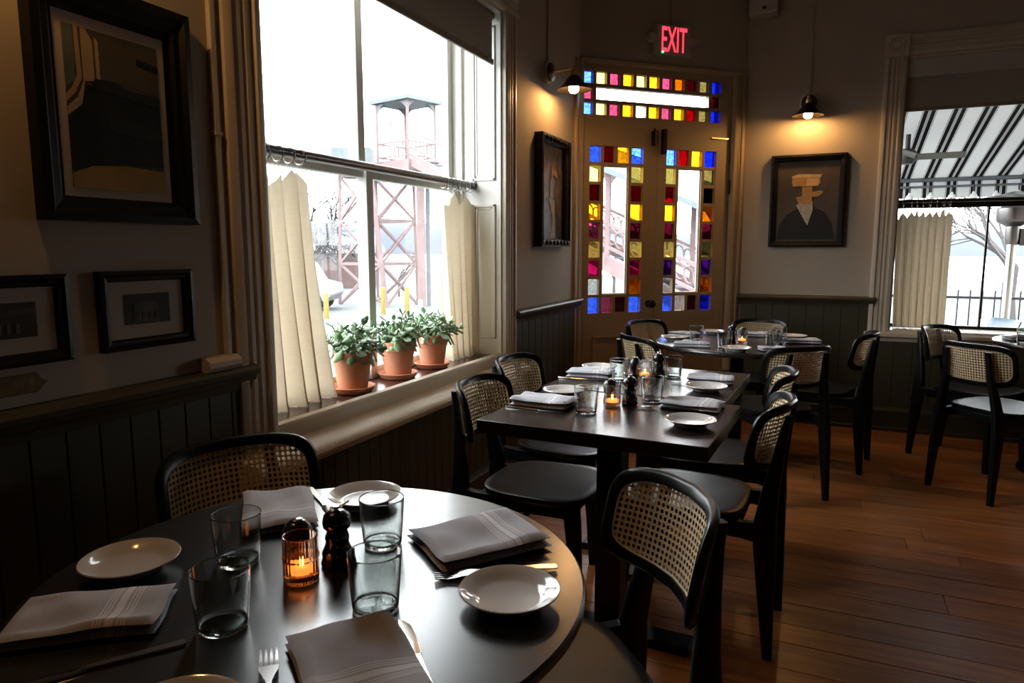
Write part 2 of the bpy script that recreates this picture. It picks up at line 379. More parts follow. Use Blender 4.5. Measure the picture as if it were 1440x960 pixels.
boards(wl, 'y', 1.50, 3.47, 0, .60, XW, .068)
boards(wl, 'y', 3.47, 4.56, 0, .90, XW, .10)
boards(wf, 'x', -.56, .36, 0, .91, YP, .115)
boards(wf, 'x', .36, 1.70, 0, .64, YP, .115)
boards(wf, 'x', 1.70, 2.6, 0, .91, YP, .115)
def profile_y(prof, y0, y1):   # prof: list of (x offset into room, z)
    return MB().loft([[(XW + d, y0, z) for d, z in prof], [(XW + d, y1, z) for d, z in prof]])
def profile_x(prof, x0, x1):
    return MB().loft([[(x0, YP - d, z) for d, z in prof], [(x1, YP - d, z) for d, z in prof]])
rail = [(0, .865), (.016, .865), (.02, .885), (.03, .893), (.034, .905), (.048, .912), (.05, .925), (.042, .934), (0, .94)]
base = [(0, 0), (.03, 0), (.03, .022), (.022, .03), (.022, .13), (.03, .136), (.03, .147), (.02, .158), (.014, .172), (0, .175)]
n = 1
for mbx, lab in ((profile_y(rail, -2.6, 1.54), 'olive chair rail running under the small framed photographs'), (profile_y(rail, 3.46, 4.56), 'olive chair rail below the carved frame painting'), (profile_x(rail, -.58, .335), 'olive chair rail below the suited portrait')):
    tag(mbx.build('trim_%d' % n, 'olive_paint', smooth=40), lab, 'trim', kind='structure'); n += 1
for side, mbx, lab in (('left', profile_y(base, -2.6, 4.55), 'dark olive baseboard along the plant window wall'), ('far', profile_x(base, -.57, XR), 'dark olive baseboard along the far wall')):
    tag(mbx.build('baseboard_' + side, 'olive_paint', smooth=40), lab, 'trim', kind='structure')

# fluted casing profile (u across width, d proud)
def casing_prof(w, d=.028):
    return [(0, 0), (0, d * .8), (.012, d), (.026, d), (.032, d * .55), (.042, d * .55), (.048, d * .85), (w * .5 - .008, d * .85), (w * .5, d * .5), (w * .5 + .008, d * .85), (w - .048, d * .85), (w - .042, d * .55), (w - .032, d * .55), (w - .026, d), (w - .012, d), (w, d * .8), (w, 0)]

# ------------------------------------------------------------------ left window (plants)
win = thing('window_1', (0, 0, 0), 0, 'tall cream cased window with potted plants on its sill', 'window', kind='structure')
def vcasing_y(y0, w, z0, z1, m='cream_paint'):
    pr = casing_prof(w); return MB().loft([[(XW + d, y0 + u, z0) for u, d in pr], [(XW + d, y0 + u, z1) for u, d in pr]]).build('casing', m, win, smooth=30)
vcasing_y(1.49, .14, .66, WZ1 + .02); vcasing_y(3.33, .14, .66, WZ1 + .02)
pr = casing_prof(.15); MB().loft([[(XW + d, 1.47, WZ1 + u) for u, d in pr], [(XW + d, 3.49, WZ1 + u) for u, d in pr]]).build('head_casing', 'cream_paint', win, smooth=30)
SX = -1.775   # sash plane
# reveals with recessed panels
for yy, sgn in ((WY0, 1), (WY1, -1)):
    MB().box((X2, yy, WZ0), (XW - .001, yy + sgn * .012, WZ1)).build('reveal', 'white_paint', win)
    for z0, z1 in ((.80, 1.50), (1.62, 2.38)):
        x0, x1 = SX + .075, XW - .03
        m = MB()
        for k, (ins, dd, ww) in enumerate(((0, .022, .014), (.014, .016, .012))):
            a0, a1, b0, b1 = x0 + ins, x1 - ins, z0 + ins, z1 - ins; ys, ye = yy + sgn * .011, yy + sgn * dd
            m.box((a0, ys, b0), (a0 + ww, ye, b1)); m.box((a1 - ww, ys, b0), (a1, ye, b1)); m.box((a0, ys, b0), (a1, ye, b0 + ww)); m.box((a0, ys, b1 - ww), (a1, ye, b1))
        m.build('panel_moulding', 'white_paint', win, bevel=.003)
MB().box((X2, WY0, WZ1 - .012), (XW, WY1, WZ1)).build('head_reveal', 'white_paint', win)
MB().box((X2, WY0, WZ0), (XW - .03, WY1, .712)).build('sill', 'dark_sill', win)
MB().loft([[(XW - .035, yv, .66), (XW + .012, yv, .66), (XW + .012, yv, .712), (XW + .004, yv, .722), (XW - .027, yv, .722), (XW - .035, yv, .715)] for yv in (1.60, 3.36)]).build('sill_lip', 'cream_paint', win, smooth=40)
led = [(0, .665), (.012, .665), (.03, .655), (.06, .650), (.088, .644), (.1, .634), (.104, .622), (.1, .61), (.088, .602), (.05, .60), (.03, .585), (.02, .565), (0, .56)]
MB().loft([[(XW + d, yv, z) for d, z in led] for yv in (1.47, 3.49)]).build('ledge', 'cream_paint', win, smooth=35)
# sashes
def sash(x, y0, y1, z0, z1, mull, parent, t=.035, st=.05):
    m = MB(); m.box((x - t, y0, z0), (x, y0 + st, z1)); m.box((x - t, y1 - st, z0), (x, y1, z1)); m.box((x - t, y0, z0), (x, y1, z0 + st)); m.box((x - t, y0, z1 - st * .8), (x, y1, z1))
    if mull: c = (y0 + y1) / 2; m.box((x - t, c - .024, z0), (x + .02, c + .024, z1))
    m.build('sash', 'white_paint', parent, bevel=.004)
    c = (y0 + y1) / 2
    spans = [(y0 + st, c - .024), (c + .024, y1 - st)] if mull else [(y0 + st, y1 - st)]
    for a, b in spans: MB().box((x - t / 2 - .002, a, z0 + st), (x - t / 2 + .002, b, z1 - st * .8)).build('pane', 'pane_clear', parent)
sash(SX, WY0 + .02, WY1 - .02, .712, 1.605, True, win); sash(SX - .036, WY0 + .02, WY1 - .02, 1.57, 2.46, True, win)
m = MB(); m.box((SX - .08, WY0, .7), (SX + .02, WY0 + .03, 2.45)); m.box((SX - .08, WY1 - .03, .7), (SX + .02, WY1, 2.45)); m.build('stop', 'white_paint', win, bevel=.004)
portal((X2 - .03, (WY0 + WY1) / 2, (WZ0 + WZ1) / 2), (0, R(-90), 0), WZ1 - WZ0, WY1 - WY0)

# roller shade
sh = thing('roller_shade', (XW - .03, (WY0 + WY1) / 2, 2.19), 0, 'taupe roller shade pulled partway down the plant window', 'window shade')
MB().box((-.001, -.80, 0), (.001, .80, .26)).build('fabric', 'shade_fabric', sh)
MB().box((-.006, -.80, -.006), (.006, .81, .02)).build('hem_bar', 'shade_hem', sh, bevel=.002)
MB().tube([(-.02, -.83, .235), (-.02, .83, .235)], .022, 16).build('roller', 'shade_hem', sh, smooth=40)

# curtain rod + rings + curtains
RX, RZ = -1.70, 1.598
rod = thing('curtain_rod', (RX, WY0 + .012, RZ), 0, 'dark metal curtain rod across the plant window', 'curtain rod')
MB().tube([(0, .0, 0), (0, WY1 - WY0 - .024, 0)], .0175, 20).build('rod', 'dark_steel', rod, smooth=50)
for yv in (.004, WY1 - WY0 - .028): MB().tube([(0, yv - .004, 0), (0, yv + .004, 0)], .024, 20).build('socket', 'dark_steel', rod, smooth=50)
def ring_mesh(r=.0275, t=.0032):
    return MB().tube([(r * math.cos(a), 0, r * math.sin(a)) for a in [2 * math.pi * k / 28 for k in range(28)]], t, 6, closed=True)
def curtain(name, label, loc, axis, ringpos, width_top, width_bot, shift_bot, zt, zb, folds, amp, seed, ringr=.021):
    """hangs from ringpos (along-rod offsets); local origin at rod height, first edge"""
    th = thing(name, loc, 0, label, 'curtain'); rnd = random.Random(seed)
    ph = rnd.uniform(0, 6); nu, nv = folds * 20 + 1, 26
    def ax(along, off, z): return (off, along, z) if axis == 'y' else (along, off, z)
    def fn(u, v):
        w = width_top + (width_bot - width_top) * (v ** 1.6)
        al = u * w + shift_bot * v ** 1.8
        th_ = 2 * math.pi * folds * u + ph + .7 * math.sin(5 * u + ph); sn = math.sin(th_); a = amp * (.6 + .6 * v) * math.copysign(abs(sn) ** .7, sn) + .005 * math.sin(17 * u + 3 * v); al += .8 * w / folds / 6.28 * math.sin(2 * th_) * (.5 + .5 * v)
        d = min(abs(u * width_top - r) for r in ringpos)
        top = zt - .075 * min(1, (d / .028)) ** .6 - .006
        z = top + (zb - top) * v
        if v > .97: a *= 1.1
        return ax(al, a, z)
    MB().grid(fn, nu, nv).build('panel', 'linen', th, smooth=60)
    return th
def rings(loc0, axis, ringpos, labelfn, zt, group):
    for i, r in enumerate(ringpos):
        lab = labelfn(i)
        p = (loc0[0], loc0[1] + r, loc0[2] - .0095) if axis == 'y' else (loc0[0] + r, loc0[1], loc0[2] - .009)
        o = thing('curtain_ring', p, (0 if axis == 'y' else R(90)) + R(random.uniform(-14, 14)), lab, 'curtain ring', group)
        b = ring_mesh().build('hoop', 'ring_metal', o, smooth=60)
        MB().tube([(0, 0, -.0275), (0, 0, -.036), (.003, 0, -.042)], .0018, 6).build('clip', 'ring_metal', o, smooth=60)
ORD = ['first', 'second', 'third', 'fourth', 'fifth', 'sixth', 'seventh', 'eighth']
lp = [.03, .09, .15, .215, .27, .325]
curtain('cafe_curtain', 'cream linen cafe curtain hanging at the left of the plant window', (RX, 1.66, RZ), 'y', lp, .345, .43, .0, -.042, -.884, 5, .034, 3)
rings((RX, 1.66, RZ), 'y', lp, lambda i: ORD[i] + ' metal ring from the left over the left plant window curtain', -.05, 'rings over the left linen curtain')
rp = [.02, .075, .12, .165, .205, .25, .30]
curtain('cafe_curtain', 'cream linen cafe curtain hanging at the right of the plant window', (RX, 2.98, RZ), 'y', rp, .325, .27, .05, -.042, -.884, 5, .03, 8)
rings((RX, 2.98, RZ), 'y', rp, lambda i: ORD[i] + ' metal ring from the left over the right plant window curtain', -.05, 'rings over the right linen curtain')

# ------------------------------------------------------------------ right window
wn = thing('window_2', (0, 0, 0), 0, 'cream cased window looking out under a striped awning', 'window', kind='structure')
def vcasing_x(x0, w, z0, z1):
    pr = casing_prof(w); MB().loft([[(x0 + u, YP - d, z0) for u, d in pr], [(x0 + u, YP - d, z1) for u, d in pr]]).build('casing', 'cream_paint', wn, smooth=30)
vcasing_x(QX0 - .13, .13, .70, QZ1); vcasing_x(QX1, .13, .70, QZ1)
for x0 in (QX0 - .14, QX1 - .01):
    cb = MB().box((x0, YP - .036, QZ1), (x0 + .15, YP, QZ1 + .145)).build('corner_block', 'cream_paint', wn, bevel=.004)
    MB().lathe([(.05, 0), (.05, .006), (.042, .012), (.036, .006), (.026, .006), (.02, .016), (.001, .018)], 24, (x0 + .075, YP - .036, QZ1 + .072), Matrix.Rotation(R(90), 3, 'X')).build('rosette', 'cream_paint', cb, smooth=40)
pr = casing_prof(.13); MB().loft([[(QX0 + .01, YP - d, QZ1 + .008 + u) for u, d in pr], [(QX1 - .01, YP - d, QZ1 + .008 + u) for u, d in pr]]).build('head_casing', 'cream_paint', wn, smooth=30)
for x0 in (QX0, QX1 - .012): MB().box((x0, YP + .001, QZ0), (x0 + .012, Y2, QZ1)).build('reveal', 'cream_paint', wn)
MB().box((QX0, YP, QZ1 - .012), (QX1, Y2, QZ1)).build('head_reveal', 'cream_paint', wn)
MB().box((QX0, YP - .02, QZ0), (QX1, Y2, .715)).build('sill', 'cream_paint', wn)
led2 = [(0, .70), (.05, .70), (.062, .692), (.062, .672), (.05, .664), (.03, .66), (.02, .635), (0, .63)]
MB().loft([[(xv, YP - d, z) for d, z in led2] for xv in (QX0 - .15, QX1 + .15)]).build('ledge', 'cream_paint', wn, smooth=35)
SY = YP + .25
def sash_x(y, x0, x1, z0, z1, mull, matn, st=.045, t=.035):
    m = MB(); m.box((x0, y, z0), (x0 + st, y + t, z1)); m.box((x1 - st, y, z0), (x1, y + t, z1)); m.box((x0, y, z0), (x1, y + t, z0 + st * .8)); m.box((x0, y, z1 - st), (x1, y + t, z1))
    c = 1.008; spans = [(x0 + st, x1 - st)]
    if mull: m.box((c - .007, y + .008, z0), (c + .007, y + t - .004, z1)); spans = [(x0 + st, c - .007), (c + .007, x1 - st)]
    m.build('sash', matn, wn, bevel=.003)
    for a, b in spans: MB().box((a, y + t / 2 - .002, z0 + st * .8), (b, y + t / 2 + .002, z1 - st)).build('pane', 'pane_clear', wn)
sash_x(SY, QX0 - .03, QX1 + .03, .70, 1.60, True, 'bronze'); sash_x(SY + .037, QX0 - .03, QX1 + .03, 1.57, QZ1, False, 'white_paint')
portal(((QX0 + QX1) / 2, Y2 + .02, (QZ0 + QZ1) / 2), (R(-90), 0, 0), QX1 - QX0, QZ1 - QZ0)
sh2 = thing('roller_shade', ((QX0 + QX1) / 2, YP + .05, 2.19), 0, 'grey roller shade with boxed valance on the awning window', 'window shade')
hwq = (QX1 - QX0) / 2 - .014
MB().box((-hwq, -.001, 0), (hwq, .001, .28)).build('fabric', 'shade_fabric', sh2)
MB().box((-hwq, -.006, -.006), (hwq, .006, .018)).build('hem_bar', 'shade_hem', sh2, bevel=.002)
MB().box((-hwq - .001, -.035, .215), (hwq + .001, .03, .328)).build('valance', 'plastic_white', sh2, bevel=.003)
R2Y = YP + .15
rod2 = thing('curtain_rod', (QX0 + .012, R2Y, 1.598), 0, 'black curtain rod across the awning window', 'curtain rod')
MB().tube([(0, 0, 0), (QX1 - QX0 - .024, 0, 0)], .012, 16).build('rod', 'bronze', rod2, smooth=50)
for xv in (.004, QX1 - QX0 - .028): MB().tube([(xv - .004, 0, 0), (xv + .004, 0, 0)], .022, 16).build('socket', 'bronze', rod2, smooth=50)
qp = [.035, .085, .12, .155, .195, .235, .275, .31]
curtain('cafe_curtain', 'cream linen cafe curtain bunched at the left of the awning window', (QX0 + .02, R2Y, 1.598), 'x', qp, .33, .31, .015, -.042, -.873, 7, .027, 5)
rings((QX0 + .02, R2Y, 1.598), 'x', qp, lambda i: ORD[i] + ' small ring from the left over the awning window curtain', -.05, 'rings over the awning window curtain')

# ------------------------------------------------------------------ doors with stained glass (local frame: x along wall, -y into room)
COLS = dict(B='sg_blue', D='sg_blue_deep', r='sg_red', k='sg_red_dark', Y='sg_yellow', A='sg_amber', p='sg_pale', P='sg_pink', M='sg_magenta', u='sg_plum', V='sg_purple', x='sg_black', o='sg_olive', c='sg_clear', C='pane_clear')
DY0, DY1, GY = .03, .075, .062           # leaf front, back, glass plane
def grid_frame(m, xs, zs, x0, x1, z0, z1, merged=()):
    """solid rect minus panes; xs, zs lists of (a,b) holes; merged: set of (i,j) cells whose muntins towards the next cells vanish"""
    m.box((x0, DY0, z0), (xs[0][0], DY1, z1)); m.box((xs[-1][1], DY0, z0), (x1, DY1, z1))
    m.box((xs[0][0], DY0, z0), (xs[-1][1], DY1, zs[0][0])); m.box((xs[0][0], DY0, zs[-1][1]), (xs[-1][1], DY1, z1))
def door_leaf(name, x0, x1, gx, rows, label, knob):
    d = thing(name, P0, DPHI, label, 'door', kind='structure')
    zs = [(.823 + i * .1295, .823 + i * .1295 + .109) for i in range(9)]
    m = MB(); grid_frame(m, gx, zs, x0, x1, .012, 2.0935)
    # muntins: vertical left/right of centre pane full height, middle one only on top and bottom rows
    for i in (0, 2): m.box((gx[i][1], DY0 + .006, zs[0][0]), (gx[i + 1][0], DY1 - .004, zs[8][1]))
    for j in (0, 8): m.box((gx[1][1], DY0 + .006, zs[j][0]), (gx[2][0], DY1 - .004, zs[j][1]))
    for j in range(8):
        for a, b in ((gx[0][0], gx[0][1]), (gx[3][0], gx[3][1])): m.box((a, DY0 + .006, zs[j][1]), (b, DY1 - .004, zs[j + 1][0]))
    for j in (0, 7): m.box((gx[0][1], DY0 + .0065, zs[j][1]), (gx[3][0], DY1 - .0045, zs[j + 1][0]))
    m.build('leaf_frame', 'door_paint', d)
    def pane(a, b, z0, z1, ch): MB().box((a, GY - .002, z0), (b, GY + .002, z1)).build('pane', COLS[ch], d)
    top, left, right, bot = rows
    for i in range(4): pane(*gx[i], *zs[8], top[i]); pane(*gx[i], *zs[0], bot[i])
    for k in range(7): pane(*gx[0], *zs[7 - k], left[k]); pane(*gx[3], *zs[7 - k], right[k])
    pane(gx[1][0], gx[2][1], zs[1][0], zs[7][1], 'C')
    cw = .008; a0, a1, b0, b1 = gx[1][0], gx[2][1], zs[1][0], zs[7][1]
    mm = MB(); mm.box((a0, GY - .014, b0), (a0 + cw, GY - .002, b1)); mm.box((a1 - cw, GY - .014, b0), (a1, GY - .002, b1)); mm.box((a0, GY - .014, b0), (a1, GY - .002, b0 + cw)); mm.box((a0, GY - .014, b1 - cw), (a1, GY - .002, b1))
    mm.build('bead', 'white_paint', d)
    # lower panel mouldings
    mm = MB(); a0, a1, b0, b1 = x0 + .105, x1 - .105, .16, .66
    for ins, dd in ((0, .014), (.016, .008)):
        w = .016; q0, q1, s0, s1 = a0 + ins, a1 - ins, b0 + ins, b1 - ins
        mm.box((q0, DY0 - dd, s0), (q0 + w, DY0 + .002, s1)); mm.box((q1 - w, DY0 - dd, s0), (q1, DY0 + .002, s1)); mm.box((q0, DY0 - dd, s0), (q1, DY0 + .002, s0 + w)); mm.box((q0, DY0 - dd, s1 - w), (q1, DY0 + .002, s1))
    mm.build('panel_moulding', 'door_paint', d, bevel=.003)
    if knob:
        M = Matrix.Rotation(R(90), 3, 'X')
        kb = MB().lathe([(.026, 0), (.026, .005), (.011, .009), (.011, .03), (.022, .036), (.029, .048), (.028, .06), (.018, .068), (.001, .07)], 24, (knob, DY0, .881), M).build('knob', 'bronze', d, smooth=40)
    return d
gx1 = [(.093, .180), (.202, .286), (.308, .393), (.416, .507)]
gx2 = [(.690, .773), (.796, .879), (.902, .986), (1.010, 1.103)]
d1 = door_leaf('door_1', .022, .6165, gx1, ('BrYB', 'pkYPpMc', 'pkYupMA', 'BPkB'), 'left leaf of the stained glass double door with black knob', .572)
d2 = door_leaf('door_2', .6185, 1.215, gx2, ('BrYD', 'prYupVc', 'oxAuoVA', 'BckD'), 'right leaf of the stained glass double door without knob', None)
for xx in (.022,):
    for z in (1.72, .3): MB().tube([(xx - .004, DY0 - .007, z - .05), (xx - .004, DY0 - .007, z + .05)], .009, 10).build('hinge', 'bronze', d1, smooth=40)
for z in (1.72, .3): MB().tube([(1.219, DY0 - .007, z - .05), (1.219, DY0 - .007, z + .05)], .009, 10).build('hinge', 'bronze', d2, smooth=40)
b = MB().box((.562, DY0 - .02, 1.985), (.59, DY0, 2.085)).build('surface_bolt', 'bronze', d1, bevel=.003)
MB().tube([(.576, DY0 - .024, 2.0), (.576, DY0 - .024, 2.1)], .006, 8).build('bolt_bar', 'bronze', b, smooth=40)
MB().box((.64, DY0 - .035, 1.93), (.672, DY0, 2.10)).build('surface_bolt', 'bronze', d2, bevel=.004)
MB().box((1.05, DY0 - .012, 2.055), (1.205, DY0, 2.068)).build('latch_strip', 'brass', d2, bevel=.002)
# transom
tr = thing('window_3', P0, DPHI, 'stained glass transom light above the double doors', 'window', kind='structure')
xs = [(.035 + i * .1014, .035 + i * .1014 + .078) for i in range(11)]; zs = [(2.172, 2.252), (2.272, 2.352), (2.375, 2.455)]
m = MB(); grid_frame(m, xs, zs, .005, 1.225, 2.094, 2.50)
for i in range(10):
    for j in (0, 2): m.box((xs[i][1], DY0 + .004, zs[j][0]), (xs[i + 1][0], DY1, zs[j][1]))
for j in (0, 1): m.box((xs[0][0], DY0 + .004, zs[j][1]), (xs[10][1], DY1, zs[j + 1][0]))
for i in (0, 9): m.box((xs[i][1], DY0 + .004, zs[1][0]), (xs[i + 1][0], DY1, zs[1][1]))
m.build('transom_frame', 'door_paint', tr)
for i in range(11):
    MB().box((xs[i][0], GY - .002, zs[2][0]), (xs[i][1], GY + .002, zs[2][1])).build('pane', COLS['BpPYpYPAkoD'[i]], tr)
    MB().box((xs[i][0], GY - .002, zs[0][0]), (xs[i][1], GY + .002, zs[0][1])).build('pane', COLS['BpPYCYPYroD'[i]], tr)
MB().box((xs[0][0], GY - .002, zs[1][0]), (xs[0][1], GY + .002, zs[1][1])).build('pane', 'sg_pink', tr)
MB().box((xs[10][0], GY - .002, zs[1][0]), (xs[10][1], GY + .002, zs[1][1])).build('pane', 'sg_red_dark', tr)
MB().box((xs[1][0], GY - .002, zs[1][0]), (xs[9][1], GY + .002, zs[1][1])).build('pane', 'pane_clear', tr)
# door casing
dcas = thing('trim_4', P0, DPHI, 'moulded cream casing around the stained glass doors', 'trim', kind='structure')
pr = casing_prof(.085, .022)
for x0, flip in ((1.222, 0),): MB().loft([[(x0 + u, -d, 0) for u, d in pr], [(x0 + u, -d, 2.5) for u, d in pr]]).build('casing', 'door_paint', dcas, smooth=30)
MB().loft([[(XW - P0.x, 0, 0)] * 0 or [(u2, v2, zz) for u2, v2 in [( .0, -.001), (.022, -.001), (.022, -.018), (.0, -.03)]] for zz in (0, 2.5)]).build('casing', 'door_paint', dcas)
pr = [(0, 0), (0, .014), (.012, .02), (.022, .02), (.03, .012), (.034, 0)]; MB().loft([[(.0, -d, 2.50 + u) for u, d in pr], [(DL, -d, 2.50 + u) for u, d in pr]]).build('head_casing', 'door_paint', dcas, smooth=30)
pr = casing_prof(.10, .02)
tc5 = MB().loft([[(XW + d, 4.46 + u, 0) for u, d in pr], [(XW + d, 4.46 + u, 2.5) for u, d in pr]]).build('trim_5', 'door_paint', smooth=30); tag(tc5, 'fluted cream casing strip beside the left door leaf', 'trim', kind='structure')
MB().box((.0, .0755, 0), (.03, .12, 2.5)).build('jamb', 'door_paint', dcas); MB().box((1.205, .0755, 0), (1.235, .12, 2.5)).build('jamb', 'door_paint', dcas); MB().box((.6, .0755, .012), (.634, .085, 2.09)).build('astragal', 'door_paint', dcas)
ctr = P0 + Vector((math.cos(DPHI), math.sin(DPHI), 0)) * .62 + Vector((-math.sin(DPHI), math.cos(DPHI), 0)) * .2
portal((ctr.x, ctr.y, 1.6), (R(-90), 0, DPHI), 1.15, 1.7)

# ------------------------------------------------------------------ cane chair prototype (front = +x)
CR, CHA, CZ0, CZ1, COFF, CT = .25, R(50), .585, .80, .28, math.tan(R(12))
def bsurf(u, v, n=0.):
    ph = u / CR; z = (CZ0 + CZ1) / 2 + v
    r = CR - n
    return Vector((-COFF + CR - r * math.cos(ph) - (z - .6) * CT, r * math.sin(ph), z))
def make_chair():
    t = thing('cane_chair')
    # seat
    prof = [(.94, -.026), (.985, -.022), (1., -.012), (.995, -.002), (.97, .0), (.85, -.002), (.5, -.006), (.05, -.008)]
    rings_ = []
    for s, dz in prof: rings_.append([(x * s * (1.0) + .002, y * s * (1 + .05 * x / .2), .452 + dz) for x, y in rrect(.20, .205, .55, 48)])
    MB().loft(rings_).build('seat', 'black_wood', t, smooth=50)
    # seat rails
    for sg in (-1, 1):
        pts = []
        rings2 = []
        for x, zc, h, w in ((-.262, .405, .11, .028), (-.235, .402, .062, .03), (-.2, .402, .046, .032), (0, .405, .044, .032), (.13, .408, .05, .032), (.165, .41, .075, .03)):
            yy = sg * (.158 if x < -.2 else .162)
            rings2.append([(x, yy - w / 2, zc - h / 2), (x, yy + w / 2, zc - h / 2), (x, yy + w / 2, zc + h / 2 if x < -.22 else .43), (x, yy - w / 2, zc + h / 2 if x < -.22 else .43)])
        MB().loft(rings2).build('side_rail', 'black_wood', t, bevel=.004)
    MB().box((.13, -.155, .385), (.155, .155, .43)).build('front_rail', 'black_wood', t, bevel=.004)
    MB().box((-.19, -.155, .39), (-.165, .155, .428)).build('back_rail', 'black_wood', t, bevel=.004)
    def leg(path):
        rr = []
        for x, y, z, dx, dy in path: rr.append([(x + a * dx, y + b * dy, z) for a, b in rrect(.5, .5, .5, 16)])
        MB().loft(rr).build('leg', 'black_wood', t, smooth=50)
    for sg in (-1, 1):
        leg([(.185, sg * .182, 0, .026, .026), (.175, sg * .176, .2, .04, .032), (.158, sg * .165, .37, .056, .036), (.15, sg * .162, .428, .06, .036)])
        leg([(-.292, sg * .168, 0, .03, .028), (-.278, sg * .163, .2, .052, .032), (-.268, sg * .158, .36, .07, .034), (-.266, sg * .152, .44, .066, .034), (-.275, sg * .135, .53, .052, .032), (-.29, sg * .118, .62, .038, .03), (-.305, sg * .108, .72, .026, .026), (-.315, sg * .104, .765, .02, .024)])
    # backrest frame
    HW, HH = CR * CHA, (CZ1 - CZ0) / 2; fw_, ft = .024, .020
    out = rrect(HW, HH, .45, 64); inn = rrect(HW - fw_, HH - fw_, .48, 64)
    rr = []
    for (a, b), (c, d) in zip(out, inn):
        e = .25
        rr.append([bsurf(a * (1 - e) + c * e, b * (1 - e) + d * e, ft / 2), bsurf(a, b, ft * .22), bsurf(a, b, -ft * .22), bsurf(a * (1 - e) + c * e, b * (1 - e) + d * e, -ft / 2), bsurf(c, d, -ft / 2), bsurf(c, d, ft / 2)])
    MB().loft(rr, closed=True).build('back_frame', 'black_wood', t, smooth=45)
    # woven cane: sheet with an octagonal hole per cell
    cell = .0132; m = MB(); idx = {}
    ihw, ihh = HW - fw_ + .004, HH - fw_ + .004
    def inside(u, v): return abs(u / ihw) ** (2 / .48) + abs(v / ihh) ** (2 / .48) < 1
    nx, nz = int(ihw / cell) + 1, int(ihh / cell) + 1
    def key(u, v):
        k = (round(u, 6), round(v, 6))
        if k not in idx: idx[k] = len(m.v); m.v.append(tuple(bsurf(u, v, .002)))
        return idx[k]
    hr = cell * .345; oc = [(hr * math.cos(R(22.5 + 45 * k)) / math.cos(R(22.5)), hr * math.sin(R(22.5 + 45 * k)) / math.cos(R(22.5))) for k in range(8)]
    for i in range(-nx, nx + 1):
        for j in range(-nz, nz + 1):
            u, v = i * cell, j * cell
            if not inside(u, v): continue
            h = cell / 2
            C = [key(u + h, v + h), key(u - h, v + h), key(u - h, v - h), key(u + h, v - h)]
            O = []
            for a, b in oc: O.append(len(m.v)); m.v.append(tuple(bsurf(u + a, v + b, .002)))
            # octagon points 0..7 start at 22.5 deg
            m.f += [(C[0], O[0], O[7], C[3]) , (C[0], O[1], O[0]), (C[1], O[2], O[1], C[0]), (C[1], O[3], O[2]), (C[2], O[4], O[3], C[1]), (C[2], O[5], O[4]), (C[3], O[6], O[5], C[2]), (C[3], O[7], O[6])]
    ca = m.build('cane_panel', 'cane', t, solid=.0016)
    sp = rrect(HW - fw_ - .001, HH - fw_ - .001, .48, 64)
    MB().tube([bsurf(a, b, .004) for a, b in sp], .0026, 6, closed=True).build('cane_edging', 'cane_trim', t, smooth=60)
    return t
proto = make_chair()
CH = [(-1.055, 1.134, -24, 'black cane-back chair against the wall behind the front round table', 'chairs at the front round table'),
      (-.459, 1.179, 220, 'black cane-back chair pulled up on the right of the front round table', 'chairs at the front round table'),
      (-.872, 2.262, 0, 'black cane-back chair on window side of the nearer square table', 'chairs at the square tables'),
      (-.969, 2.79, -4, 'black cane-back chair on window side of the farther square table', 'chairs at the square tables'),
      (-.384, 2.36, 178, 'black cane-back chair on the aisle side of the nearer square table', 'chairs at the square tables'),
      (-.396, 2.893, 184, 'black cane-back chair on the aisle side of the farther square table', 'chairs at the square tables'),
      (-.84, 4.475, -26, 'black cane-back chair at the far round table nearest the door knob', 'chairs at the far round table'),
      (-.736, 3.954, 42, 'black cane-back chair seen from behind, left of the far round table', 'chairs at the far round table'),
      (-.44, 4.72, -106, 'black cane-back chair behind the far round table against green wainscot', 'chairs at the far round table'),
      (-.247, 3.89, 130, 'black cane-back chair with its back to us before the far round table', 'chairs at the far round table'),
      (-.014, 4.52, 170, 'black cane-back chair standing alone right of the far round table', 'chairs at the far round table'),
      (.881, 4.863, -36, 'black cane-back chair under the curtain of the awning window', 'chairs at the awning window table'),
      (.902, 4.351, 46, 'black cane-back chair with its back to us at the rightmost table', 'chairs at the awning window table')]
for i, (x, yv, a, lab, g) in enumerate(CH):
    o = proto if i == 0 else copy_tree(proto)
    o.location = (x, yv, 0); o.rotation_euler = (0, 0, R(a)); tag(o, lab, 'chair', g)

# ------------------------------------------------------------------ tables
TZ = .75
def round_table(x, yv, r, label, disc=False, m='black_top'):
    t = thing('round_table', (x, yv, 0), 0, label, 'table')
    e = .028
    MB().lathe([(.01, TZ - e), (r - .02, TZ - e), (r - .008, TZ - e + .004), (r - .001, TZ - .014), (r, TZ - .009), (r - .002, TZ - .003), (r - .006, TZ), (.01, TZ)], 96).build('table_top', m, t, smooth=35)
    MB().lathe([(.15, TZ - .045), (.15, TZ - e), (.001, TZ - e)], 24).build('mount_plate', 'black_wood', t, smooth=35)
    MB().lathe([(.05, .03), (.042, .06), (.038, .1), (.038, .66), (.05, .70), (.06, TZ - .04)], 24).build('column', 'black_wood', t, smooth=35)
    if disc: MB().lathe([(.26, 0), (.26, .012), (.2, .024), (.06, .036), (.001, .036)], 40).build('base', 'black_wood', t, smooth=35)
    else:
        mm = MB()
        for k in range(4):
            M = Matrix.Rotation(R(45 + 90 * k), 4, 'Z')
            mm.loft([[M @ Vector(p) for p in q] for q in ([(.02, -.03, .02), (.02, .03, .02), (.02, .03, .07), (.02, -.03, .07)], [(.27, -.02, 0), (.27, .02, 0), (.27, .02, .022), (.27, -.02, .022)])])
        mm.build('base', 'black_wood', t, bevel=.004)
    return t
round_table(-.716, .84, .43, 'black round table in the foreground laid for four')
round_table(-.42, 4.07, .455, 'dark round table by the doors laid for dinner')
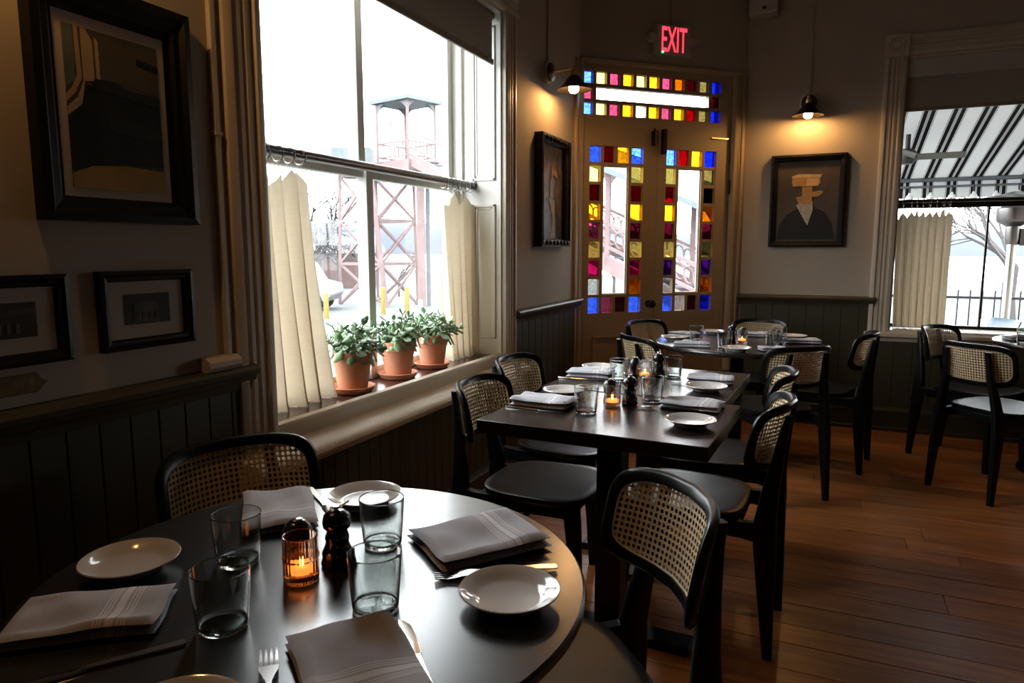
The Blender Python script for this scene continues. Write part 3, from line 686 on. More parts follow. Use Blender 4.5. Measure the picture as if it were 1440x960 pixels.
round_table(1.35, 4.80, .43, 'dark round table below the awning window at right edge', disc=True)
def square_table(x, yv, sx, sy, a, label):
    t = thing('square_table', (x, yv, 0), R(a), label, 'table', 'square tables pushed together')
    MB().box((-sx / 2, -sy / 2, TZ - .042), (sx / 2, sy / 2, TZ)).build('table_top', 'espresso_wood', t, bevel=.003)
    MB().box((-.2, -.12, TZ - .07), (.2, .12, TZ - .042)).build('mount_plate', 'black_wood', t)
    for s in (0,): MB().box((s * .085 - .042, -.042, .03), (s * .085 + .042, .042, TZ - .07)).build('column', 'black_wood', t, bevel=.004)
    mm = MB(); mm.box((-.27, -.045, .0), (.27, .045, .03)); mm.box((-.05, -.24, .0), (.05, .24, .028)); mm.build('base', 'black_wood', t, bevel=.005)
square_table(-.592, 2.135, .70, .56, -2.2, 'dark square table nearest the foreground chair with cane back')
square_table(-.612, 2.745, .68, .63, -2.2, 'dark square table pushed behind the nearer square table')

# ------------------------------------------------------------------ tableware
def make_plate():
    t = MB().lathe([(.001, .004), (.04, .004), (.044, .001), (.047, .001), (.05, .006), (.062, .013), (.0735, .0195), (.0755, .021), (.0745, .0225), (.071, .0215), (.058, .0145), (.05, .0095), (.044, .0085), (.001, .008)], 56).build('plate', 'porcelain', smooth=60)
    return t
plate0 = make_plate()
def make_glass():
    return MB().lathe([(.001, 0), (.028, 0), (.0305, .0004), (.0328, .0018), (.0335, .004), (.0338, .007), (.0375, .05), (.03955, .0825), (.0397, .0848), (.0396, .0860), (.0390, .0866), (.0384, .0860), (.03825, .0848), (.0381, .0825), (.0359, .05), (.0323, .013), (.0318, .0095), (.0305, .0075), (.028, .0068), (.001, .0065)], 48).build('tumbler', 'glass_smoke', smooth=60)
glass0 = make_glass()
def candle_proto(name, gm):
    t = thing(name); n = 96
    prof = [(.0255, 0), (.0267, .001), (.027, .003), (.027, .005), (.027, .033), (.0272, .035), (.0285, .037), (.0285, .040), (.0272, .042), (.027, .044), (.027, .069), (.0269, .071), (.0262, .0725), (.0250, .0722), (.0246, .071), (.0245, .069), (.0242, .045), (.0240, .014), (.0236, .012), (.022, .0112), (.001, .011)]
    rr = []
    for q, (r, z) in enumerate(prof):
        amp = .0007 if 2 <= q <= 11 else 0
        rr.append([((r + amp * math.cos(24 * 2 * math.pi * k / n)) * math.cos(2 * math.pi * k / n), (r + amp * math.cos(24 * 2 * math.pi * k / n)) * math.sin(2 * math.pi * k / n), z) for k in range(n)])
    rr.insert(0, [(0.001 * math.cos(2 * math.pi * k / n), .001 * math.sin(2 * math.pi * k / n), 0) for k in range(n)])
    MB().loft(rr).build('ribbed_glass', gm, t, smooth=50)
    cdl = MB().lathe([(.001, .0125), (.0185, .0125), (.0195, .014), (.0195, .0215), (.018, .022), (.001, .0215)], 32).build('tealight', 'wax', t, smooth=40)
    MB().lathe([(.0005, .022), (.0022, .0245), (.0026, .0275), (.0016, .0315), (.0004, .036)], 12).build('flame', 'flame', t, smooth=60)
    return t
cand0 = candle_proto('candle_holder', 'glass_amber'); cand1 = candle_proto('candle_holder', 'glass_clear')
def salt_proto():
    t = thing('salt_shaker')
    MB().lathe([(.001, 0), (.023, 0), (.0245, .004), (.022, .012), (.0195, .022), (.021, .032), (.0245, .046), (.0235, .060), (.019, .070), (.011, .076), (.001, .0765)], 32).build('body', 'mill_black', t, smooth=60)
    MB().lathe([(.009, .0755), (.009, .078), (.006, .0795), (.001, .08)], 20).build('cap', 'cutlery', t, smooth=40); return t
def pepper_proto():
    t = thing('pepper_mill')
    MB().lathe([(.001, 0), (.026, 0), (.0275, .005), (.0245, .014), (.0255, .022), (.022, .030), (.0185, .040), (.020, .048), (.0175, .056), (.016, .060), (.022, .066), (.0235, .075), (.021, .086), (.014, .092), (.006, .094), (.001, .094)], 32).build('body', 'mill_black', t, smooth=60)
    MB().lathe([(.004, .093), (.0035, .098), (.008, .099), (.0075, .102), (.001, .103)], 16).build('crank_hub', 'cutlery', t, smooth=40)
    MB().tube([(0, 0, .101), (.012, 0, .104), (.02, .004, .107)], .0018, 6).build('crank_arm', 'cutlery', t, smooth=40); return t
salt0 = salt_proto(); pep0 = pepper_proto()
def napkin(name_seed, lx, ly, h=.02):
    rnd = random.Random(name_seed); m = MB()
    ph = [rnd.uniform(0, 6) for _ in range(6)]
    layers = 2
    for L_ in range(layers):
        z0 = L_ * h / layers; hh = h / layers - .0012; ins = .004 * (layers - 1 - L_) * 0 + rnd.uniform(-.003, .003)
        nu, nv = 26, 15
        def surf(u, v, s, z0=z0, hh=hh, ins=ins, L_=L_):
            x = (u - .5) * (lx - ins); yy = (v - .5) * (ly - ins)
            wv = .0022 * math.sin(5.5 * u + 3 * v + ph[0]) + .0018 * math.sin(9 * v - 4 * u + ph[1]) + .0012 * math.sin(14 * u + ph[2] + 6 * v)
            edge = min(1, min(u, 1 - u) * lx / .006) * min(1, min(v, 1 - v) * ly / .006); edge = max(0, edge) ** .5
            zb = z0 + .0004; zt = z0 + hh + (wv if L_ == layers - 1 else wv * .35) + (.004 * math.exp(-((v - 0) / .12) ** 2) if L_ == layers - 1 else 0)
            mid = (zb + zt) / 2
            x += .0016 * math.sin(7 * v + ph[3]) ; yy += .0022 * math.sin(5 * u + ph[4])
            return (x, yy, mid + (zt - mid) * edge * (1 if s else 0) + (0 if s else (zb - mid) * edge))
        a = len(m.v)
        m.grid(lambda u, v: surf(u, v, True), nu, nv); m.grid(lambda u, v: surf(u, v, False), nu, nv)
    o = m.build('napkin', 'napkin', smooth=70); return o
def fork_proto():
    m = MB()
    def zc(x): return .006 + .010 * math.exp(-((x - .055) / .035) ** 2) * 0 + .004 * math.sin(max(0, min(1, (x + .1) / .2)) * math.pi)
    prof = [(-.1, .0055), (-.097, .0085), (-.06, .0065), (-.02, .004), (.025, .0035), (.04, .008), (.05, .0115), (.06, .012)]
    m.loft([[(x, -w, zc(x) - .001), (x, w, zc(x) - .001), (x, w, zc(x) + .001), (x, -w, zc(x) + .001)] for x, w in prof])
    for k in range(4):
        yc = (k - 1.5) * .0064
        m.loft([[(x, yc - w, z - .0009), (x, yc + w, z - .0009), (x, yc + w, z + .0009), (x, yc - w, z + .0009)] for x, w, z in ((.058, .0022, zc(.058)), (.08, .0019, zc(.08) - .002), (.1, .001, zc(.1) + .002))])
    return m.build('fork', 'cutlery', smooth=40)
def knife_proto():
    m = MB()
    prof = [(-.105, -.006, .006), (-.10, -.0085, .0085), (-.05, -.0065, .0065), (.0, -.0055, .0055), (.012, -.006, .006), (.02, -.0085, .008), (.06, -.0095, .009), (.09, -.0085, .0092), (.103, -.002, .008), (.108, .005, .0065)]
    m.loft([[(x, a, .0015), (x, b, .0015), (x, b * .8, .0042 if x < .015 else .003), (x, a * .8, .0042 if x < .015 else .0022)] for x, a, b in prof])
    return m.build('knife', 'cutlery', smooth=40)
fork0, knife0 = fork_proto(), knife_proto()
USED = set()
def put(src, x, yv, z, a, label, cat, group):
    if id(src) in USED: o = copy_tree(src)
    else: o = src; USED.add(id(src))
    o.location = (x, yv, z); o.rotation_euler = (0, 0, R(a)); tag(o, label, cat, group); return o
TT = TZ + .0005
G1, G2, G3, G4 = 'on the front round table', 'on the nearer square table', 'on the farther square table', 'on the far round table'
for x, yv, lab, g in [(-.401, .891, 'small pale plate at the right of the front round table', G1), (-.839, 1.141, 'small plate on the window side of the front round table', G1), (-1.01, .735, 'small beige plate in shadow at the left of the front round table', G1), (-.612, .482, 'small plate at the bottom edge of the picture on the front table', G1),
                      (-.338, 2.061, 'white plate at the aisle corner of the nearer square table', G2), (-.831, 2.325, 'white plate on the window side of the nearer square table', G2),
                      (-.374, 2.604, 'white plate on the aisle side of the farther square table', G3), (-.862, 2.862, 'white plate on the window side of the farther square table', G3),
                      (-.387, 3.70, 'white plate at the near edge of the far round table', G4), (-.765, 4.02, 'white plate on the left edge of the far round table', G4), (-.60, 4.40, 'white plate on the door side of the far round table', G4), (-.14, 4.36, 'white plate at the back right of the far round table', G4), (1.22, 4.99, 'white plate on the rightmost table', 'on the rightmost table')]:
    put(plate0, x, yv, TT, random.uniform(0, 360), lab, 'plate', 'plates ' + g)
for x, yv, lab, g in [(-.572, .795, 'smoked tumbler beside the candle, nearest the front right napkin', G1), (-.69, .985, 'smoked tumbler before the window side plate on the front table', G1), (-.735, .665, 'dark smoked tumbler at the lower left of the front table', G1), (-.868, .825, 'dark smoked tumbler behind another, left of the front candle', G1),
                      (-.672, 2.093, 'smoked tumbler on the window side of the nearer square table', G2), (-.517, 2.345, 'smoked tumbler in the middle of the nearer square table', G2),
                      (-.721, 2.672, 'clear bright tumbler on window side of the farther square table', G3), (-.542, 2.837, 'smoked tumbler on the aisle side of the farther square table', G3),
                      (-.643, 4.03, 'tumbler between napkins on the left of the far round table', G4), (-.462, 3.82, 'tumbler before the mills on the far round table', G4), (-.233, 4.0, 'tumbler nearer the cane chair back on the far round table', G4), (-.205, 4.13, 'tumbler behind another on the right of the far round table', G4), (1.03, 4.62, 'dark tumbler on the rightmost table', 'on the rightmost table')]:
    put(glass0, x, yv, TT, 0, lab, 'glass', 'tumblers ' + g)
put(cand0, -.733, .823, TT, 0, 'amber ribbed glass candle holder glowing on the front round table', 'candle', 'candles on the tables')
put(cand1, -.623, 2.225, TT, 0, 'ribbed glass candle holder on the nearer square table', 'candle', 'candles on the tables')
put(cand1, -.64, 2.76, TT, 0, 'ribbed glass candle holder on the farther square table', 'candle', 'candles on the tables')
put(cand1, -.396, 4.05, TT, 0, 'glowing candle holder on the far round table', 'candle', 'candles on the tables')
put(salt0, -.772, .862, TT, 0, 'round black salt shaker behind the amber candle', 'shaker', 'shakers on the tables')
put(salt0, -.648, 2.285, TT, 0, 'black salt shaker behind the candle on the nearer square table', 'shaker', 'shakers on the tables')
put(salt0, -.69, 2.80, TT, 0, 'black salt shaker by the candle on the farther square table', 'shaker', 'shakers on the tables')
put(salt0, -.40, 4.14, TT, 0, 'black salt shaker behind the candle on the far round table', 'shaker', 'shakers on the tables')
put(pep0, -.712, .888, TT, 30, 'black turned pepper mill behind the amber candle', 'pepper mill', 'pepper mills on the tables')
put(pep0, -.575, 2.27, TT, 200, 'black pepper mill by the candle on the nearer square table', 'pepper mill', 'pepper mills on the tables')
put(pep0, -.60, 2.83, TT, 80, 'black pepper mill by the candle on the farther square table', 'pepper mill', 'pepper mills on the tables')
put(pep0, -.45, 4.03, TT, 10, 'black pepper mill by the candle on the far round table', 'pepper mill', 'pepper mills on the tables')
NZ = TT + .0005
nap = [(-.535, 1.057, 52.7, .205, .165, .024, 'striped grey napkin lying at the right of the front round table', G1), (-.956, 1.018, -44.5, .205, .135, .022, 'plain grey napkin before the cane chair at the front table', G1), (-.915, .60, 37.0, .195, .125, .022, 'striped grey napkin at the lower left of the front round table', G1), (-.500, .653, -39, .20, .141, .022, 'grey napkin at the bottom centre of the front round table', G1),
       (-.375, 2.305, -3, .19, .125, .024, 'pale grey napkin behind the aisle plate of the nearer square table', G2), (-.832, 2.135, 0, .20, .125, .03, 'pale grey folded napkin on window side of the nearer square table', G2),
       (-.385, 2.79, 6, .175, .12, .024, 'pale grey napkin behind the aisle plate of the farther square table', G3), (-.852, 2.705, 4, .18, .11, .03, 'pale grey folded napkin on window side of the farther square table', G3),
       (-.74, 4.21, -20, .17, .10, .028, 'rolled grey napkin on the door side of the far round table', G4), (-.63, 3.80, 8, .19, .11, .024, 'crumpled grey napkin at the near left of the far round table', G4), (-.36, 4.40, 8, .15, .10, .022, 'grey napkin before the back chair of the far round table', G4), (-.09, 4.18, 15, .19, .11, .024, 'grey napkin on the right edge of the far round table', G4), (-.22, 3.80, 20, .14, .09, .02, 'grey napkin partly hidden by the chair before the far round table', G4), (1.06, 4.83, 20, .17, .1, .024, 'grey napkin on the rightmost table', 'on the rightmost table')]
CUT = {}
for i, (x, yv, a, lx, ly, h, lab, g) in enumerate(nap):
    o = napkin(i + 3, lx, ly, h); put(o, x, yv, NZ, a, lab, 'napkin', 'napkins ' + g)
kn = [(-.442, .703, 134.3, 'table knife beside the bottom centre napkin', G1), (-.808, .528, 235, 'table knife below the lower left striped napkin', G1), (-.915, 1.10, -35, 'table knife beside the plain napkin on the window side', G1),
      (-.835, 2.06, -2, 'table knife below the window side napkin of the nearer square table', G2), (-.86, 2.64, 2, 'table knife below the window side napkin of the farther square table', G3), (-.60, 3.735, 14, 'table knife below the crumpled napkin of the far round table', G4)]
for x, yv, a, lab, g in kn: put(knife0, x, yv, TT, a, lab, 'knife', 'knives ' + g)
fk = [(-.560, .566, 133, 'table fork left of the bottom centre napkin', G1), (-.454, .960, 215, 'table fork between the right plate and the striped napkin', G1), (-.44, 2.235, 185, 'table fork below the aisle napkin of the nearer square table', G2), (-.42, 2.71, 185, 'table fork below the aisle napkin of the farther square table', G3)]
for x, yv, a, lab, g in fk: put(fork0, x, yv, TT, a, lab, 'fork', 'forks ' + g)

# ------------------------------------------------------------------ potted jade plants
def leaf_mesh():
    m = MB(); rows = 9; L_ = .034
    def fn(u, v):
        w = .0092 * math.sin(math.pi * min(1, (v * .96 + .02)) ** 1.5) ** .75 if 0 < v < 1 else .0022
        if v == 0: w = .0016
        a = 2 * math.pi * u
        return (v * L_, w * math.cos(a), .0022 * math.sin(a) * (1 if v < .95 else .4) + .006 * (v - .5) ** 2)
    m.grid(fn, 8, rows, closeu=True); m.f.append(tuple(range(7, -1, -1))); m.f.append(tuple(range((rows - 1) * 8, rows * 8)))
    return m.build('leaf', 'jade_leaf', smooth=60)
leaf0 = leaf_mesh(); leaf_used = [False]
def pot_plant(x, yv, sc, seed, label, lean):
    rnd = random.Random(seed)
    s = MB().lathe([(.001, 0), (.06, 0), (.066, .004), (.076, .02), (.0785, .0225), (.075, .024), (.07, .021), (.061, .009), (.001, .008)], 48).build('pot_saucer', 'terracotta', smooth=45)
    s.location = (x, yv, .7125); s.scale = (sc,) * 3; tag(s, 'terracotta saucer under the ' + label[1], 'saucer', 'pot saucers on the window sill')
    t = thing('potted_jade_plant', (x, yv, .7127 + .0085 * sc), rnd.uniform(0, 6.28) * 0, label[0], 'plant', 'jade plants on the window sill')
    t.scale = (sc,) * 3
    MB().lathe([(.001, 0), (.047, 0), (.049, .002), (.0635, .098), (.0645, .1), (.068, .101), (.072, .132), (.071, .135), (.066, .135), (.064, .118), (.001, .116)], 48).build('pot', 'terracotta', t, smooth=35)
    MB().lathe([(.064, .1165), (.04, .1195), (.001, .121)], 24).build('soil', 'soil', t, smooth=60)
    ns = 19
    for i in range(ns):
        az = 2 * math.pi * i / ns * 2.4 + rnd.uniform(-.3, .3); rad = math.sqrt((i + .5) / ns); tilt = rad * R(68) + rnd.uniform(-.15, .15)
        L_ = rnd.uniform(.085, .125) * (1.05 - .15 * rad)
        p = Vector((rad * .03 * math.cos(az), rad * .03 * math.sin(az), .118)); d = Vector((math.sin(tilt) * math.cos(az) + lean[0], math.sin(tilt) * math.sin(az) + lean[1], math.cos(tilt) + .35)).normalized()
        pts = [p + d * L_ * q + Vector((0, 0, -.02 * rad * q * q)) for q in (0, .35, .7, 1)]
        MB().tube(pts, [.0042, .0036, .003, .002], 6).build('stem', 'jade_stem', t, smooth=60)
        for k in range(5):
            q = .3 + .7 * k / 4; c = p + d * L_ * q + Vector((0, 0, -.02 * rad * q * q))
            base = rnd.uniform(0, math.pi) if k == 0 else base + math.pi / 2 + rnd.uniform(-.3, .3)
            for sd in (0, 1):
                a = base + sd * math.pi; u = d.orthogonal().normalized(); w = d.cross(u)
                el = R(20) if k < 4 else R(55)
                if k < 2: el = R(-5)
                dirv = ((u * math.cos(a) + w * math.sin(a)) * math.cos(el) + d * math.sin(el)).normalized()
                if k < 2 and rad > .5: dirv = (dirv + Vector((0, 0, -.55))).normalized()
                side = dirv.cross(d if abs(dirv.dot(d)) < .95 else Vector((0, 0, 1))).normalized(); nn = side.cross(dirv)
                ls = rnd.uniform(1.0, 1.65) * (1.2 - .6 * (k / 4) ** 1.5)
                M = Matrix((( *dirv, ), (*side,), (*nn,))).transposed().to_4x4(); M.translation = c
                M = M @ Matrix.Scale(ls, 4)
                if not leaf_used[0]: lo = leaf0; lo.parent = t; lo.matrix_local = M; leaf_used[0] = True
                else: inst(leaf0, t, M)
pot_plant(-1.668, 2.208, 1.15, 4, ('jade plant in terracotta pot nearest the left curtain', 'jade plant nearest the left curtain'), (.15, -.05))
pot_plant(-1.675, 2.54, 1.13, 9, ('jade plant in terracotta pot, middle of the three', 'middle jade plant'), (.1, .05))
pot_plant(-1.676, 2.835, 1.1, 21, ('jade plant in terracotta pot nearest the right curtain', 'jade plant nearest the right curtain'), (.1, .15))

# ------------------------------------------------------------------ wall lamps
def sconce(loc, rz, label):
    """local: wall at y=0, room towards -y"""
    t = thing('wall_sconce', loc, rz, label, 'lamp', 'wall sconces'); M = Matrix.Rotation(R(90), 3, 'X')
    MB().lathe([(.062, 0), (.062, .014), (.056, .02), (.001, .02)], 32, (0, 0, 0), M).build('wall_box', 'plastic_white', t, smooth=40)
    MB().lathe([(.05, .02), (.052, .024), (.05, .034), (.03, .04), (.001, .041)], 32, (0, 0, 0), M).build('back_plate', 'bronze', t, smooth=40)
    MB().tube([(0, -.038, .0), (0, -.10, .003), (0, -.165, .006)], .0055, 10).build('arm', 'brass', t, smooth=50)
    MB().lathe([(.010, .018), (.012, .012), (.009, .004), (.017, -.004), (.019, -.03), (.015, -.04)], 20, (0, -.168, 0)).build('socket', 'brass', t, smooth=40)
    s = MB().lathe([(.018, -.030), (.034, -.042), (.062, -.082), (.088, -.104), (.102, -.112), (.101, -.1145), (.086, -.1065), (.060, -.0845), (.032, -.045), (.016, -.034)], 40, (0, -.168, 0), cap=False).build('lamp_shade', 'bronze', t, smooth=50)
    MB().lathe([(.001, -.132), (.014, -.130), (.025, -.122), (.0295, -.108), (.027, -.092), (.017, -.07), (.012, -.045), (.001, -.045)], 24, (0, -.168, 0)).build('bulb', 'bulb', t, smooth=60)
    MB().box((-.0075, -.012, .055), (.0075, 0, ZC - loc[2])).build('conduit', 'wall_paint', t, bevel=.002)
    return t
sconce((XW, 3.96, 2.292), R(90), 'bronze cone wall sconce lit beside the stained glass transom')
sconce((-.155, YP, 2.283), 0, 'bronze cone wall sconce lit above the suited portrait')
sconce((XW, .80, 2.292), R(90), 'bronze cone wall sconce at the left of the big framed print')

# ------------------------------------------------------------------ pictures (local: x along wall, z up, -y into room)
def framed(name, loc, rz, w, h, fwid, dep, fm, label, mats, glass=True, matw=.05, carved=False):
    t = thing(name, loc, rz, label, 'picture')
    pr = [(0, 0), (0, dep), (fwid * .35, dep * 1.08), (fwid * .55, dep * .75), (fwid * .85, dep * .7), (fwid, dep * .5), (fwid, 0)]
    # four mitred members
    corners = [(-w / 2, -h / 2), (w / 2, -h / 2), (w / 2, h / 2), (-w / 2, h / 2)]; sg = [(1, 1), (-1, 1), (-1, -1), (1, -1)]
    for k in range(4):
        (x0, z0), (x1, z1) = corners[k], corners[(k + 1) % 4]; s0, s1 = sg[k], sg[(k + 1) % 4]
        MB().loft([[(x0 + s0[0] * u, -d, z0 + s0[1] * u) for u, d in pr], [(x1 + s1[0] * u, -d, z1 + s1[1] * u) for u, d in pr]]).build('frame_member', fm, t, smooth=30)
    iw, ih = w / 2 - fwid + .002, h / 2 - fwid + .002
    MB().box((-iw, -.006, -ih), (iw, -.001, ih)).build('backing', mats, t)
    if glass: MB().box((-iw, -dep * .45, -ih), (iw, -dep * .45 + .002, ih)).build('glazing', 'pane_clear', t)
    return t
def flat(t, name, poly, m, d=.0065, th=.0012):
    return MB().prism(poly, lambda x, z, q: (x, -q, z), d, d + th).build(name, m, t)
def rect(a, b, c, d): return [(a, b), (c, b), (c, d), (a, d)]
big = framed('framed_print', (XW, 1.165, 1.592), R(90), .40, .52, .05, .035, 'frame_black', 'large black framed print of tan arches and dark curves', 'frame_black')
flat(big, 'mat_board', rect(-.138, -.205, .138, .19), 'mat_board')
flat(big, 'print', rect(-.118, -.185, .118, .165), 'print_brown', .0078)
flat(big, 'print_shape', [(-.118, .165), (-.095, .165), (-.095, .05), (-.118, .03)], 'print_grey', .009)
flat(big, 'print_shape', [(-.092, .165), (-.083, .165), (-.08, .055), (-.098, .02), (-.118, 0), (-.118, .015), (-.105, .03), (-.09, .06)], 'print_tan', .009)
flat(big, 'print_shape', [(-.076, .165), (-.066, .165), (-.05, .14), (-.05, .055), (-.074, .05), (-.082, 0), (-.118, -.03), (-.118, -.012), (-.092, .012), (-.076, .05)], 'print_tan', .009)
flat(big, 'print_shape', [(-.044, .15), (-.036, .142), (-.036, .05), (-.044, .05)], 'print_tan', .009)
flat(big, 'print_shape', [(-.118, -.04), (-.086, -.005), (-.072, .042), (.02, .035), (.118, .02), (.118, -.12), (.0, -.125), (-.06, -.135), (-.118, -.15)], 'print_dark', .009)
flat(big, 'print_shape', [(-.05, .06), (.0, .062), (.03, .05), (.118, .046), (.118, .022), (-.06, .038)], 'print_teal', .0098)
flat(big, 'print_shape', [(-.03, -.02), (.118, -.03), (.118, -.065), (-.02, -.05)], 'print_teal', .0104)
flat(big, 'print_shape', [(-.118, -.155), (-.07, -.135), (.02, -.127), (.118, -.132), (.118, -.185), (-.118, -.185)], 'print_ochre', .0098)
flat(big, 'print_shape', [(.02, .13), (.118, .115), (.118, .05), (.0, .065)], 'print_brown', .0085)
flat(big, 'print_shape', [(.06, .128), (.118, .12), (.118, .105), (.06, .112)], 'print_dark', .0095)
def photo(loc, label, seed):
    t = framed('framed_photograph', loc, R(90), .26, .19, .026, .022, 'frame_black', label, 'mat_board')
    flat(t, 'photograph', rect(-.064, -.036, .064, .038), 'photo_dark', .0065)
    r = random.Random(seed)
    flat(t, 'photograph_house', [(-.04, -.03), (.03, -.03), (.03, .012), (-.005, .022), (-.04, .012)] if seed == 1 else [(-.064, .005), (.064, .014), (.064, .026), (-.064, .02)], 'photo_mid', .0079)
    for k in range(4): flat(t, 'photograph_detail', rect(-.035 + k * .018, -.026, -.027 + k * .018, -.006), 'photo_dark' if seed == 1 else 'photo_mid', .0094)
    return t
photo((XW, 1.212, 1.123), 'small black framed photograph of a house nearest the window', 1)
photo((XW, .878, 1.121), 'small black framed photograph cut off at the left edge', 2)
pq = framed('portrait_painting', (-.135, YP, 1.607), 0, .495, .645, .045, .04, 'frame_carved', 'dark framed portrait of suited figure with wooden block head', 'paint_back', glass=False)
flat(pq, 'suit', [(-.19, -.27), (-.18, -.17), (-.13, -.09), (-.07, -.055), (-.06, .0), (.03, -.005), (.06, -.05), (.12, -.08), (.17, -.16), (.19, -.27)], 'paint_suit')
flat(pq, 'shirt', [(-.07, -.03), (-.045, .005), (.035, .0), (.04, -.06), (.01, -.17), (-.02, -.12)], 'paint_shirt', .0078)
flat(pq, 'wood_block', rect(-.035, -.02, .03, .10), 'paint_wood', .0092)
flat(pq, 'wood_block', rect(-.105, .12, .08, .175), 'paint_wood', .0092)
flat(pq, 'wood_block', [(-.11, .175), (-.06, .19), (.09, .183), (.08, .165), (-.105, .165)], 'paint_wood_lit', .0106)
flat(pq, 'wood_block', rect(-.10, .105, -.01, .125), 'paint_wood', .0106)
flat(pq, 'wood_block', rect(-.01, .105, .07, .16), 'paint_wood_lit', .0106)
flat(pq, 'wood_block', [(.02, .06), (.085, .075), (.105, .06), (.07, .03), (.02, .03)], 'paint_wood', .0106)
flat(pq, 'wood_block', [(-.075, .03), (-.03, .035), (-.03, -.01), (-.06, -.01)], 'paint_wood', .0106)
pp = framed('portrait_painting', (XW, 4.02, 1.607), R(90), .495, .645, .045, .05, 'frame_carved', 'carved black framed painting below the sconce by the doors', 'paint_back_rose', glass=False)
flat(pp, 'figure', [(-.19, -.27), (-.17, -.12), (-.06, -.02), (-.03, -.12), (.02, -.14), (.05, -.06), (.16, -.15), (.19, -.27)], 'paint_suit_blue')
flat(pp, 'figure', [(-.04, -.03), (.06, -.04), (.08, -.27), (.0, -.27), (.03, -.15)], 'paint_shirt', .0078)
flat(pp, 'wood_block', rect(-.02, -.03, .06, .09), 'paint_back_rose', .0078)
flat(pp, 'wood_block', [(0, .15), (.1, .13), (.1, .09), (.0, .12)], 'paint_wood', .0092)
flat(pp, 'wood_block', [(.0, .16), (.015, .16), (.015, .07), (.0, .07)], 'paint_wood', .0106)
# beaded edge of carved frame
for k in range(7): MB().lathe([(.001, 0), (.014, 0), (.016, .006), (.01, .014), (.001, .016)], 10, (-.18 + k * .06, -.05, -.30), Matrix.Rotation(R(90), 3, 'X')).build('frame_boss', 'frame_carved', pp, smooth=60)
for k in range(7): MB().lathe([(.001, 0), (.014, 0), (.016, .006), (.01, .014), (.001, .016)], 10, (-.18 + k * .06, -.05, .30), Matrix.Rotation(R(90), 3, 'X')).build('frame_boss', 'frame_carved', pp, smooth=60)

# brass plaque, wire moulding stub
pl = thing('wall_plaque', (XW, .885, .985), R(90), 'small brass plaque on the wall above the chair rail', 'plaque')
MB().prism([(-.075, -.02), (.05, -.02), (.062, -.006), (.075, 0), (.062, .006), (.05, .022), (-.075, .022)], lambda x, z, q: (x, -q, z), 0, .006).build('plate', 'old_brass', pl, bevel=.002)
cdt = thing('conduit_moulding', (XW, 1.462, .955), R(90), 'cream wire moulding running down beside the window casing', 'moulding')
MB().box((-.012, -.016, .0), (.008, 0, 2.3)).build('riser', 'cream_paint', cdt, bevel=.004)
MB().loft([[(x, -d, z) for d, z in [(0, -.02), (.03, -.02), (.045, -.006), (.045, .008), (.03, .02), (0, .02)]] for x in (-.10, .012)]).build('stub', 'cream_paint', cdt, smooth=35)
for z in (.62, 1.3): MB().box((-.016, -.019, z), (.012, 0, z + .012)).build('clip', 'cream_paint', cdt, bevel=.002)

# EXIT sign
ex = thing('exit_sign', P0 + Vector((math.cos(DPHI), math.sin(DPHI), 0)) * .675, DPHI, 'white emergency sign with glowing red letters EXIT over the doors', 'sign')
ex.location.z = 2.585
MB().box((-.135, -.045, 0), (.135, 0, .195)).build('housing', 'plastic_white', ex, bevel=.006)
fc = bpy.data.curves.new('exit_text', 'FONT'); fc.body = 'EXIT'; fc.size = .225; fc.extrude = .002; fc.align_x = 'CENTER'; fc.offset = .0012
fo = bpy.data.objects.new('exit_text', fc); COL.objects.link(fo); bpy.context.view_layer.update()
me = bpy.data.meshes.new_from_object(fo.evaluated_get(bpy.context.evaluated_depsgraph_get())); bpy.data.objects.remove(fo)
me.materials.clear(); me.materials.append(MATS['exit_red'])
xs_ = [v.co.x for v in me.vertices]; ys_ = [v.co.y for v in me.vertices]; sx = .195 / (max(xs_) - min(xs_)); sy = .16 / (max(ys_) - min(ys_)); cx = (max(xs_) + min(xs_)) / 2; cy = min(ys_)
for v in me.vertices: v.co = Vector(((v.co.x - cx) * sx + .004, -.0465 - v.co.z * .3, (v.co.y - cy) * sy + .018))
lo = bpy.data.objects.new('lettering', me); COL.objects.link(lo); lo.parent = ex; lo['label'] = 'glowing red letters EXIT'
for sx_ in (-1, 1):
    h = MB().lathe([(.001, 0), (.03, 0), (.032, .02), (.026, .034), (.001, .036)], 24, (sx_ * .165, -.02, .10), Matrix.Rotation(R(90), 3, 'X')).build('lamp_head', 'plastic_white', ex, smooth=40)
    MB().box((sx_ * .13, -.02, .09), (sx_ * .15, -.008, .11)).build('lamp_arm', 'plastic_white', h)
MB().lathe([(.006, 0), (.006, .004), (.001, .006)], 12, (-.085, -.045, .012), Matrix.Rotation(R(90), 3, 'X')).build('indicator', 'led_green', ex, smooth=60)
MB().box((-.005, -.01, .195), (.005, 0, ZC - 2.585)).build('conduit', 'wall_paint', ex)
# speaker
spk = thing('wall_speaker', (-.48, YP, 2.885), 0, 'small pale box speaker high in the corner above the portrait', 'speaker')
MB().box((-.095, -.13, 0), (.095, 0, .20)).build('cabinet', 'plastic_white', spk, bevel=.012)
MB().box((-.078, -.134, .06), (.078, -.128, .185)).build('grille', 'plastic_white', spk, bevel=.004)
MB().box((-.004, -.1355, .028), (.022, -.128, .046)).build('badge', 'bronze', spk, bevel=.002)

